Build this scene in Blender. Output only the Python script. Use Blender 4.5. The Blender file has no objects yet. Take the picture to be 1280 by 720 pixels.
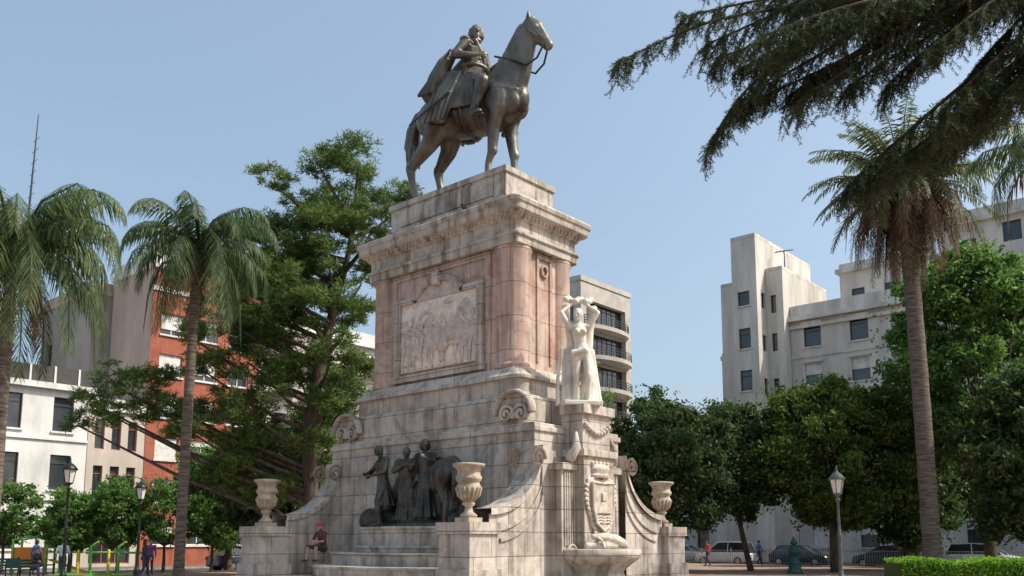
import bpy, math, random
import numpy as np
from mathutils import Vector, Matrix
R=random.Random(7); NR=np.random.default_rng(7)
V=Vector
scene=bpy.context.scene
rad=math.radians
# ---------------------------------------------------------------- materials
def newmat(name):
    m=bpy.data.materials.new(name); m.use_nodes=True
    nt=m.node_tree; b=nt.nodes['Principled BSDF']
    return m,nt,b
def N(nt,t,**k):
    n=nt.nodes.new(t)
    for a,v in k.items(): setattr(n,a,v)
    return n
def ramp(nt,fac,stops):
    r=N(nt,'ShaderNodeValToRGB'); nt.links.new(fac,r.inputs[0])
    e=r.color_ramp.elements
    e[0].position=stops[0][0]; e[0].color=(*stops[0][1],1)
    e[1].position=stops[-1][0]; e[1].color=(*stops[-1][1],1)
    for p,c in stops[1:-1]:
        x=e.new(p); x.color=(*c,1)
    return r.outputs[0]
def mul(nt,a,b,fac=1.0,mode='MULTIPLY'):
    m=N(nt,'ShaderNodeMixRGB',blend_type=mode); m.inputs[0].default_value=fac
    nt.links.new(a,m.inputs[1]); nt.links.new(b,m.inputs[2]); return m.outputs[0]
def pm(name,c,c2=None,scale=4,rough=.7,metal=0,bump=.0,stretch=(1,1,1),spec=.4,edge_tone=0):
    m,nt,b=newmat(name)
    if c2 is None: c2=tuple(x*.78 for x in c)
    tc=N(nt,'ShaderNodeTexCoord'); mp=N(nt,'ShaderNodeMapping'); mp.inputs['Scale'].default_value=stretch
    nt.links.new(tc.outputs['Object'],mp.inputs[0])
    n=N(nt,'ShaderNodeTexNoise'); n.inputs['Scale'].default_value=scale; n.inputs['Detail'].default_value=7; n.inputs['Roughness'].default_value=.62
    nt.links.new(mp.outputs[0],n.inputs['Vector'])
    col=ramp(nt,n.outputs[0],[(.36,c2),(.62,c)])
    if edge_tone:  # pointiness multiplies the colour: darker in hollows, paler on ridges
        g=N(nt,'ShaderNodeNewGeometry'); lo_=1-edge_tone
        col=mul(nt,col,ramp(nt,g.outputs['Pointiness'],[(.44,(lo_,lo_,lo_)),(.5,(1,1,1)),(.58,(1+edge_tone*.9,1+edge_tone*.9,1+edge_tone*.8))]))
    nt.links.new(col,b.inputs['Base Color'])
    b.inputs['Roughness'].default_value=rough; b.inputs['Metallic'].default_value=metal
    b.inputs['Specular IOR Level'].default_value=spec
    if bump:
        bp=N(nt,'ShaderNodeBump'); bp.inputs['Strength'].default_value=bump; bp.inputs['Distance'].default_value=.03
        nt.links.new(n.outputs[0],bp.inputs['Height']); nt.links.new(bp.outputs[0],b.inputs['Normal'])
    return m
def stone(name,c1,c2,bw=1.3,bh=.62,mortar=.012,dirt=.5,veins=None,jdark=.5,streak=.75):
    m,nt,b=newmat(name)
    tc=N(nt,'ShaderNodeTexCoord'); sp=N(nt,'ShaderNodeSeparateXYZ'); nt.links.new(tc.outputs['Object'],sp.inputs[0])
    ad=N(nt,'ShaderNodeMath',operation='ADD'); nt.links.new(sp.outputs[0],ad.inputs[0]); nt.links.new(sp.outputs[1],ad.inputs[1])
    cb=N(nt,'ShaderNodeCombineXYZ'); nt.links.new(ad.outputs[0],cb.inputs[0]); nt.links.new(sp.outputs[2],cb.inputs[1])
    br=N(nt,'ShaderNodeTexBrick'); nt.links.new(cb.outputs[0],br.inputs['Vector'])
    br.inputs['Color1'].default_value=(*c1,1); br.inputs['Color2'].default_value=(*c2,1)
    br.inputs['Mortar'].default_value=(*[x*jdark for x in c2],1)
    br.inputs['Scale'].default_value=1; br.inputs['Mortar Size'].default_value=mortar
    br.inputs['Brick Width'].default_value=bw; br.inputs['Row Height'].default_value=bh
    br.inputs['Mortar Smooth'].default_value=.3
    col=br.outputs[0]
    n=N(nt,'ShaderNodeTexNoise'); n.inputs['Scale'].default_value=1.1; n.inputs['Detail'].default_value=9; n.inputs['Roughness'].default_value=.7; n.inputs['Distortion'].default_value=.6
    nt.links.new(tc.outputs['Object'],n.inputs['Vector'])
    d=1-dirt
    col=mul(nt,col,ramp(nt,n.outputs[0],[(.33,(d,d*.97,d*.92)),(.56,(.96,.96,.95)),(.75,(1.06,1.05,1.04))]))
    mp=N(nt,'ShaderNodeMapping'); mp.inputs['Scale'].default_value=(2.9,2.9,.2); nt.links.new(tc.outputs['Object'],mp.inputs[0])
    n2=N(nt,'ShaderNodeTexNoise'); n2.inputs['Scale'].default_value=1.6; n2.inputs['Detail'].default_value=6; nt.links.new(mp.outputs[0],n2.inputs['Vector'])
    col=mul(nt,col,ramp(nt,n2.outputs[0],[(.34,(.42,.39,.35)),(.46,(.85,.83,.8)),(.54,(1,1,1))]),streak)
    if veins:
        n3=N(nt,'ShaderNodeTexNoise'); n3.inputs['Scale'].default_value=.8; n3.inputs['Detail'].default_value=10; n3.inputs['Distortion'].default_value=2.2
        nt.links.new(tc.outputs['Object'],n3.inputs['Vector'])
        col=mul(nt,col,ramp(nt,n3.outputs[0],[(.38,veins),(.5,(1,1,1))]),.8)
    nt.links.new(col,b.inputs['Base Color']); b.inputs['Roughness'].default_value=.72; b.inputs['Specular IOR Level'].default_value=.3
    nf=N(nt,'ShaderNodeTexNoise'); nf.inputs['Scale'].default_value=14; nf.inputs['Detail'].default_value=6
    nt.links.new(tc.outputs['Object'],nf.inputs['Vector'])
    h=N(nt,'ShaderNodeMath',operation='MULTIPLY_ADD'); nt.links.new(br.outputs['Fac'],h.inputs[0]); h.inputs[1].default_value=-1.0; nt.links.new(nf.outputs[0],h.inputs[2])
    bp=N(nt,'ShaderNodeBump'); bp.inputs['Strength'].default_value=.45; bp.inputs['Distance'].default_value=.02
    nt.links.new(h.outputs[0],bp.inputs['Height']); nt.links.new(bp.outputs[0],b.inputs['Normal'])
    return m
def leafmat(name,c1,c2,tr=.35,c3=None):
    m,nt,b=newmat(name)
    g=N(nt,'ShaderNodeNewGeometry'); tc=N(nt,'ShaderNodeTexCoord')
    n=N(nt,'ShaderNodeTexNoise'); n.inputs['Scale'].default_value=.55; n.inputs['Detail'].default_value=3
    nt.links.new(tc.outputs['Object'],n.inputs['Vector'])
    a=N(nt,'ShaderNodeMath',operation='ADD'); nt.links.new(g.outputs['Random Per Island'],a.inputs[0]); nt.links.new(n.outputs[0],a.inputs[1])
    mm=N(nt,'ShaderNodeMath',operation='MULTIPLY'); nt.links.new(a.outputs[0],mm.inputs[0]); mm.inputs[1].default_value=.5
    st=[(.3,c1),(.62,c2)]
    if c3: st.append((.8,c3))
    col=ramp(nt,mm.outputs[0],st)
    nt.links.new(col,b.inputs['Base Color']); b.inputs['Roughness'].default_value=.55; b.inputs['Specular IOR Level'].default_value=.25
    t=N(nt,'ShaderNodeBsdfTranslucent'); hs=N(nt,'ShaderNodeHueSaturation'); hs.inputs['Value'].default_value=1.6; hs.inputs['Saturation'].default_value=1.1
    nt.links.new(col,hs.inputs['Color']); nt.links.new(hs.outputs[0],t.inputs[0])
    mx=N(nt,'ShaderNodeMixShader'); mx.inputs[0].default_value=tr
    nt.links.new(b.outputs[0],mx.inputs[1]); nt.links.new(t.outputs[0],mx.inputs[2])
    nt.links.new(mx.outputs[0],nt.nodes['Material Output'].inputs[0])
    return m
M={}
M['stone']=stone('stone_white',(.60,.55,.49),(.50,.45,.40),dirt=.5,jdark=.4,streak=.7)
M['trim']=stone('stone_trim',(.58,.54,.48),(.52,.48,.42),bw=1.9,bh=5,dirt=.55,streak=.9)
M['pink']=stone('stone_pink',(.61,.44,.375),(.56,.46,.40),bw=1.6,bh=1.02,dirt=.38,veins=(.80,.66,.60),jdark=.42,streak=.6)
M['marble']=pm('marble',(.72,.68,.60),(.46,.42,.36),3,.5,0,.25,edge_tone=.35)
M['relief']=pm('relief_marble',(.60,.53,.47),(.42,.36,.31),4,.6,0,.4,edge_tone=.55)
M['carved']=pm('carved_stone',(.58,.52,.45),(.36,.31,.26),3.5,.75,0,.5,edge_tone=.4)
M['bronze']=pm('bronze',(.175,.165,.135),(.040,.030,.024),2.8,.42,.45,.5,(1,1,.5),.5,edge_tone=.6)
M['bronze2']=pm('bronze_patina',(.095,.095,.08),(.025,.022,.018),3,.45,.45,.4,(1,1,1),.5,edge_tone=.6)
M['iron']=pm('dark_iron',(.02,.028,.025),(.012,.015,.014),8,.45,.3)
M['green']=pm('green_iron',(.03,.11,.09),(.02,.07,.06),8,.5)
M['greygreen']=pm('grey_green_iron',(.11,.14,.12),(.06,.08,.07),8,.5)
M['lampglass']=pm('lamp_glass',(.75,.75,.70),(.6,.6,.55),3,.25)
M['glass']=pm('window_glass',(.05,.06,.07),(.015,.018,.02),.35,.08,0,0,(1,1,1),.8)
M['frame']=pm('white_frame',(.7,.7,.68),(.6,.6,.58),5,.5)
M['dframe']=pm('dark_frame',(.06,.055,.05),None,5,.5)
M['blind']=pm('blind',(.68,.67,.63),(.5,.49,.46),3,.7)
M['rail']=pm('railing',(.04,.04,.045),None,5,.5)
M['fence']=pm('fence_paint',(.30,.31,.31),None,5,.5)
M['white']=pm('white_wall',(.72,.71,.68),(.50,.49,.46),.6,.85,0,.1,(1,1,.35))
M['deco']=pm('deco_plaster',(.66,.625,.565),(.42,.39,.35),.5,.9,0,.15,(1,1,.22))
M['deco2']=pm('deco_trim',(.68,.65,.59),(.42,.40,.36),.9,.9,0,.1,(1,1,.3))
M['tan']=pm('tan_wall',(.46,.36,.30),(.36,.28,.23),.5,.9,0,.1,(1,1,.4))
M['beige']=pm('beige_wall',(.55,.49,.41),(.42,.37,.31),.6,.9,0,.1,(1,1,.4))
M['grey']=pm('grey_wall',(.33,.30,.28),(.24,.22,.20),.5,.9,0,.1,(1,1,.4))
M['brick']=stone('red_brick',(.38,.12,.07),(.33,.10,.06),bw=.5,bh=.16,mortar=.02,dirt=.25,jdark=1.2,streak=.4)
M['conc']=pm('concrete',(.50,.46,.41),(.38,.35,.31),.8,.9,0,.1)
M['bark']=pm('bark',(.13,.10,.075),(.05,.038,.03),5,.95,0,1.0,(1,1,.25))
M['palmbark']=pm('palm_bark',(.19,.155,.125),(.06,.05,.04),3.5,.95,0,1.0,(.6,.6,5))
M['pine']=leafmat('pine_needles',(.045,.08,.025),(.12,.185,.05),.35,(.21,.26,.07))
M['cedar']=leafmat('cedar_needles',(.022,.036,.018),(.062,.085,.036),.3,(.11,.13,.06))
M['magn']=leafmat('magnolia_leaves',(.04,.075,.018),(.11,.17,.035),.35,(.24,.27,.07))
M['dark']=leafmat('dark_leaves',(.025,.05,.018),(.07,.115,.04),.35,(.14,.18,.06))
M['light']=leafmat('light_leaves',(.06,.12,.03),(.12,.22,.06),.45,(.2,.30,.09))
M['palm']=leafmat('palm_leaflets',(.035,.06,.025),(.09,.14,.055),.35,(.18,.21,.09))
M['cpalm']=leafmat('canary_leaflets',(.045,.07,.025),(.11,.14,.05),.35,(.19,.19,.09))
M['dead']=leafmat('dead_fronds',(.08,.05,.03),(.20,.14,.08),.3)
M['hedge']=leafmat('hedge_leaves',(.08,.18,.025),(.20,.36,.055),.45)
M['urn']=pm('urn_stone',(.50,.43,.33),(.28,.23,.17),5,.75,0,.4)
M['skin']=pm('skin',(.48,.29,.2),(.42,.24,.165),9,.55)
M['hair']=pm('hair',(.03,.02,.015),None,30,.6)
M['shoe']=pm('shoe',(.05,.045,.045),None,9,.5)
M['tyre']=pm('tyre',(.02,.02,.02),None,9,.8)
M['rim']=pm('rim',(.45,.45,.46),None,9,.3,.8)
M['red']=pm('red_plastic',(.45,.07,.05),None,9,.5)
M['orange']=pm('orange_panel',(.8,.25,.03),None,9,.5)
M['lime']=pm('lime_paint',(.15,.45,.06),None,9,.5)
M['yellow']=pm('yellow_paint',(.8,.55,.05),None,9,.5)
# ---------------------------------------------------------------- mesh builder
def basis(d,ref):
    d=d.normalized()
    r=V(ref) if ref is not None else (V((0,0,1)) if abs(d.z)<.85 else V((1,0,0)))
    s=d.cross(r)
    if s.length<1e-4: s=d.cross(V((0,1,0)))
    s.normalize(); t=s.cross(d).normalized()
    return s,t
class MB:
    def __init__(s): s.v=[];s.f=[];s.m=[];s.sm=[];s.pr=[]
    def add(s,vs,fs,m=0,sm=False):
        o=len(s.v); s.v+=[tuple(p) for p in vs]; s.f+=[tuple(i+o for i in f) for f in fs]; s.m+=[m]*len(fs); s.sm+=[sm]*len(fs)
    def box(s,x0,x1,y0,y1,z0,z1,m=0):
        s.add([(x0,y0,z0),(x1,y0,z0),(x1,y1,z0),(x0,y1,z0),(x0,y0,z1),(x1,y0,z1),(x1,y1,z1),(x0,y1,z1)],
              [(3,2,1,0),(4,5,6,7),(0,1,5,4),(1,2,6,5),(2,3,7,6),(3,0,4,7)],m)
    def rings(s,rs,m=0,sm=False,cap=True,closed=True):
        k=len(rs[0]); vs=[p for r in rs for p in r]; fs=[]
        for i in range(len(rs)-1):
            for j in range(k if closed else k-1):
                a=i*k+j;b=i*k+(j+1)%k; fs.append((a,b,b+k,a+k))
        s.add(vs,fs,m,sm)
        if cap:
            o=len(s.v)-len(vs)
            s.f.append(tuple(o+j for j in range(k-1,-1,-1))); s.f.append(tuple(o+(len(rs)-1)*k+j for j in range(k))); s.m+=[m,m]; s.sm+=[False,False]
    def lathe(s,prof,cx=0,cy=0,m=0,seg=24,sm=True,sx=1,sy=1):
        rs=[]
        for r,z in prof:
            rs.append([(cx+sx*r*math.cos(2*math.pi*j/seg),cy+sy*r*math.sin(2*math.pi*j/seg),z) for j in range(seg)])
        s.rings(rs,m,sm,True,True)
    def tube(s,pts,rr,m=0,seg=10,ref=None,sm=True,cap=True,rec=True):
        pts=[V(p) for p in pts]; rr=[(r,r) if not isinstance(r,(tuple,list)) else r for r in rr]
        n=len(pts); dirs=[]
        for i in range(n):
            d=(pts[min(i+1,n-1)]-pts[max(i-1,0)]); dirs.append(d.normalized() if d.length>1e-6 else V((0,0,1)))
        P=list(pts);Q=list(rr);D=list(dirs)
        if cap:
            a=min(rr[0]);b=min(rr[-1])
            P=[pts[0]-dirs[0]*a*.8,pts[0]-dirs[0]*a*.5]+pts+[pts[-1]+dirs[-1]*b*.5,pts[-1]+dirs[-1]*b*.8]
            Q=[(rr[0][0]*.35,rr[0][1]*.35),(rr[0][0]*.8,rr[0][1]*.8)]+rr+[(rr[-1][0]*.8,rr[-1][1]*.8),(rr[-1][0]*.35,rr[-1][1]*.35)]
            D=[dirs[0]]*2+dirs+[dirs[-1]]*2
        rs=[]; ps=None
        for p,(a,b),d in zip(P,Q,D):
            sd,t=basis(d,ref)
            if ps is not None and ref is None:
                q=ps-d*ps.dot(d)
                if q.length>1e-3: sd=q.normalized(); t=sd.cross(d)
            ps=sd
            rs.append([p+sd*a*math.cos(2*math.pi*j/seg)+t*b*math.sin(2*math.pi*j/seg) for j in range(seg)])
        s.rings(rs,m,sm)
        if rec:
            for i in range(n-1): s.pr.append(('s',pts[i],pts[i+1],(sum(rr[i])/2+sum(rr[i+1])/2)/2,m))
    def ell(s,c,r,m=0,T=None,seg=12,rec=True):
        c=V(c); rs=[]
        for i in range(1,seg//2+2):
            a=math.pi*i/(seg//2+2)-math.pi/2
            ring=[]
            for j in range(seg):
                b=2*math.pi*j/seg
                p=V((r[0]*math.cos(a)*math.cos(b),r[1]*math.cos(a)*math.sin(b),r[2]*math.sin(a)))
                if T is not None: p=T@p
                ring.append(c+p)
            rs.append(ring)
        s.rings(rs,m,True)
        if rec: s.pr.append(('e',c,V(r),T,m))
    def obj(s,name,mats,parent=None,loc=(0,0,0),rz=0,bevel=0,scale=1):
        me=bpy.data.meshes.new(name); me.from_pydata(s.v,[],s.f)
        for k in mats: me.materials.append(M[k])
        me.polygons.foreach_set('material_index',s.m); me.polygons.foreach_set('use_smooth',s.sm); me.update()
        ob=bpy.data.objects.new(name,me); scene.collection.objects.link(ob)
        ob.location=loc; ob.rotation_euler=(0,0,rz); ob.scale=(scale,)*3
        if parent: ob.parent=parent
        if bevel:
            b=ob.modifiers.new('b','BEVEL'); b.width=bevel; b.segments=2; b.limit_method='ANGLE'; b.angle_limit=rad(40)
        return ob
    def bake(s,name,mats,voxel,parent=None,loc=(0,0,0),rz=0,scale=1,smooth=3):
        ob=s.obj(name+'_src',mats[:1])
        md=ob.modifiers.new('r','REMESH'); md.mode='VOXEL'; md.voxel_size=voxel
        sm=ob.modifiers.new('s','SMOOTH'); sm.factor=.5; sm.iterations=smooth
        dg=bpy.context.evaluated_depsgraph_get(); dg.update()
        me=bpy.data.meshes.new_from_object(ob.evaluated_get(dg)); bpy.data.objects.remove(ob)
        me.name=name
        me.materials.clear()
        for k in mats: me.materials.append(M[k])
        nf=len(me.polygons)
        if len(mats)>1 and nf:
            c=np.zeros(nf*3); me.polygons.foreach_get('center',c); c=c.reshape(-1,3)
            best=np.full(nf,1e9); idx=np.zeros(nf,int)
            for p in s.pr:
                if p[0]=='s':
                    a=np.array(p[1]);b=np.array(p[2]);d=b-a;L=d@d+1e-9
                    t=np.clip(((c-a)@d)/L,0,1); dist=np.linalg.norm(c-(a+t[:,None]*d),axis=1)-p[3]
                else:
                    q=c-np.array(p[1])
                    if p[3] is not None: q=q@np.array(p[3])
                    r=np.array(p[2]); dist=(np.linalg.norm(q/r,axis=1)-1)*r.min()
                w=dist<best; best[w]=dist[w]; idx[w]=p[4]
            me.polygons.foreach_set('material_index',idx.astype(np.int32))
        else: me.polygons.foreach_set('material_index',np.zeros(nf,np.int32))
        me.polygons.foreach_set('use_smooth',np.ones(nf,bool)); me.update()
        o=bpy.data.objects.new(name,me); scene.collection.objects.link(o)
        o.location=loc;o.rotation_euler=(0,0,rz);o.scale=(scale,)*3
        if parent:o.parent=parent
        return o
def npmesh(name,verts,faces4,mats,parent=None,loc=(0,0,0),rz=0,mi=None):
    me=bpy.data.meshes.new(name); nv=len(verts); nf=len(faces4)
    me.vertices.add(nv); me.vertices.foreach_set('co',np.asarray(verts,np.float32).ravel())
    me.loops.add(nf*4); me.loops.foreach_set('vertex_index',np.asarray(faces4,np.int32).ravel())
    me.polygons.add(nf); me.polygons.foreach_set('loop_start',np.arange(nf,dtype=np.int32)*4)
    for k in mats: me.materials.append(M[k])
    if mi is not None: me.polygons.foreach_set('material_index',np.asarray(mi,np.int32))
    me.update(calc_edges=True); me.validate()
    ob=bpy.data.objects.new(name,me); scene.collection.objects.link(ob); ob.location=loc; ob.rotation_euler=(0,0,rz)
    if parent: ob.parent=parent
    return ob
def quads(c,u,v):
    n=len(c); vs=np.empty((n,4,3)); vs[:,0]=c-u; vs[:,1]=c-u*.1+v; vs[:,2]=c+u; vs[:,3]=c-u*.1-v
    return vs.reshape(-1,3), np.arange(n*4).reshape(-1,4)
def unit(a): return a/(np.linalg.norm(a,axis=1,keepdims=True)+1e-9)
def cluster_pts(clumps,density,sub=9,subr=.42,stray=.0):
    out=[]
    for (x,y,z,rx,ry,rz) in clumps:
        r=np.array([rx,ry,rz]); vol=(rx*ry*rz)**(2/3)
        n=int(density*vol)+8
        sc=unit(NR.normal(size=(sub,3)))*NR.uniform(.4,.95,(sub,1))
        k=NR.integers(0,sub,n)
        p=sc[k]+unit(NR.normal(size=(n,3)))*(NR.uniform(0,1,(n,1))**.5)*subr*NR.uniform(.5,1.2,(sub,1))[k]
        if stray:
            ns=int(n*stray); p[:ns]=unit(NR.normal(size=(ns,3)))*NR.uniform(.7,1.5,(ns,1))
        out.append(p*r+np.array([x,y,z]))
    return np.concatenate(out)
def leaves(name,pts,ln,wd,mat,parent,up=.3,loc=(0,0,0)):
    n=len(pts); d=unit(NR.normal(size=(n,3))+np.array([0,0,up])); w=unit(np.cross(d,NR.normal(size=(n,3))))
    sc=NR.uniform(.6,1.25,(n,1))
    v,f=quads(pts,d*ln*sc,w*wd*sc); return npmesh(name,v,f,[mat],parent,loc)
def trunkmesh(name,paths,mat,loc=(0,0,0),seg=9):
    mb=MB()
    for pts,rr in paths: mb.tube(pts,rr,0,seg,cap=True,rec=False)
    return mb.obj(name,[mat],None,loc)
def wob(a,b,n,amp):
    a=V(a);b=V(b); return [a.lerp(b,i/n)+V((R.uniform(-amp,amp),R.uniform(-amp,amp),R.uniform(-amp,amp)*.5))*(0 if i in(0,n) else 1) for i in range(n+1)]
# ---------------------------------------------------------------- figures
def human(F,J=None,T=None,female=False,mats=(0,1,2,3,4,5),look=0,nod=0,puff=1.0,coat=0,hat=False,slv=True,hairl=0,shorts=False):
    sk,top,leg,hair,shoe,eye=mats
    D=dict(pelvis=(0,0,.93),neck=(0,0,1.46),head=(.02,0,1.62),shL=(0,.185,1.40),shR=(0,-.185,1.40),elL=(-.02,.25,1.12),elR=(-.02,-.25,1.12),
           wrL=(.08,.25,.88),wrR=(.08,-.25,.88),knL=(.03,.10,.50),knR=(.03,-.10,.50),anL=(0,.11,.09),anR=(0,-.11,.09),toL=(.15,.14,.04),toR=(.15,-.14,.04))
    if J: D.update(J)
    T=T or Matrix.Identity(4); R3=T.to_3x3()
    P={k:T@V(v) for k,v in D.items()}
    fwd=R3@V((1,0,0)); lat=R3@V((0,1,0))
    p,n=P['pelvis'],P['neck']; up=(n-p).normalized()
    hw=.165 if not female else .17; ww=.14 if not female else .11; cw=.17 if not female else .135
    F.tube([p-up*.07,p+up*.03],[(hw*.8,.1),(hw,.118)],leg,12,ref=fwd)
    F.tube([p+up*.04,p.lerp(n,.32),p.lerp(n,.55),p.lerp(n,.78),p.lerp(n,.95)],[(hw*.95,.11),(ww*puff,.095*puff),((ww+cw)/2*puff,.108*puff),(cw*puff,.12*puff),(cw*.62,.075)],top,12,ref=fwd)
    if female:
        for sg in(1,-1): F.ell(p.lerp(n,.70)+lat*.065*sg+fwd*.095,(.055,.055,.055),top)
        F.ell(p-up*.02-fwd*.05,(.11,.15,.11),leg)
    h=P['head']; F.tube([n-up*.02,n.lerp(h,.6)],[.056,.05],sk,10)
    for s in 'LR':
        sg=1 if s=='L' else -1
        sh,el,wr=P['sh'+s],P['el'+s],P['wr'+s]
        F.tube([n.lerp(sh,.35)-up*.03,sh],[.06,.062*puff],top,10)
        F.tube([sh,sh.lerp(el,.4),el],[.058*puff,.052*puff,.042*puff],top,10)
        F.tube([el,el.lerp(wr,.3),wr],[.042*(puff if slv else .9),.043*(puff if slv else .9),.028],top if slv else sk,10)
        d=(wr-el).normalized(); sd=d.cross(lat if abs(d.dot(lat))<.8 else fwd).normalized(); wv=sd.cross(d).normalized()
        F.tube([wr,wr+d*.045,wr+d*.085],[(.024,.022),(.038,.018),(.036,.015)],sk,8,ref=wv)
        ax=d.cross(wv).normalized()
        for i,(o,L) in enumerate(((-.030,.058),(-.010,.073),(.011,.078),(.031,.068))):
            b=wr+d*.078+ax*o; m1=b+d*L*.5+ax*o*.25; m2=m1+d*L*.38-wv*sg*.022
            F.tube([b,m1,m2],[.0115,.0105,.009],sk,6)
        F.tube([wr+d*.03+ax*.025,wr+d*.055+ax*.055,wr+d*.085+ax*.062-wv*sg*.01],[.014,.0125,.010],sk,6)
        hip=p+lat*sg*.088-up*.02; kn,an,to=P['kn'+s],P['an'+s],P['to'+s]
        F.tube([hip,hip.lerp(kn,.4),kn],[.092,.082*puff,.06*puff],leg,10)
        F.tube([kn,kn.lerp(an,.3),an],[.058*puff,.058*puff,.04*puff],sk if shorts else leg,10)
        dd=(to-an); F.tube([an-dd.normalized()*.03+V((0,0,-.04)),an.lerp(to,.5)+V((0,0,-.01)),to],[(.038,.036),(.042,.036),(.038,.024)],shoe,8)
    H=R3@(Matrix.Rotation(look,3,'Z')@Matrix.Rotation(nod,3,'Y'))
    f=H@V((1,0,0)); l=H@V((0,1,0)); u=H@V((0,0,1))
    F.ell(h,(.092,.076,.105),sk,H); F.ell(h+f*.025-u*.055,(.062,.055,.06),sk,H)
    F.tube([h+f*.088+u*.012,h+f*.112-u*.018],[.010,.017],sk,6)
    F.ell(h+f*.078-u*.062,(.018,.026,.008),sk,H); F.ell(h+f*.074-u*.092,(.02,.024,.018),sk,H)
    for sg in(1,-1):
        F.ell(h+l*.078*sg-u*.005,(.018,.012,.03),sk,H)
        F.ell(h+f*.082+l*.032*sg+u*.012,(.012,.015,.009),eye,H)
        F.ell(h+f*.086+l*.032*sg+u*.032,(.012,.024,.008),hair,H)
    F.ell(h-f*.02+u*.028,(.094,.084,.098),hair,H)
    if hairl:
        F.tube([h-f*.06,h-f*.075-u*.07,h-f*.06-u*.07-u*hairl],[(.07,.05),(.075,.045),(.045,.03)],hair,8,ref=f)
        for sg in(1,-1): F.tube([h+l*.07*sg+u*.03,h+l*.085*sg-f*.02-u*.05,h+l*.07*sg-f*.04-u*.09],[.035,.038,.025],hair,8)
    if hat:
        F.ell(h+u*.075,(.10,.088,.06),hair,H); F.ell(h+u*.055+f*(.09 if hat=='cap' else 0),(.075,.07,.01) if hat=='cap' else (.17,.16,.014),hair,H)
    if coat:
        w=p.lerp(n,.25); low=p-up*coat
        F.tube([w,p-up*.08,p-up*coat*.6,low],[(.15,.115),(.185,.145),(.215,.17),(.245,.2)],top,14,ref=fwd)
        for k in range(9):
            a=2*math.pi*k/9; q=lambda rr,z: p+lat*math.cos(a)*rr+fwd*math.sin(a)*rr*.8-up*z
            F.tube([q(.15,.0),q(.20,coat*.6),q(.245,coat)],[.015,.025,.035],top,6)
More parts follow.
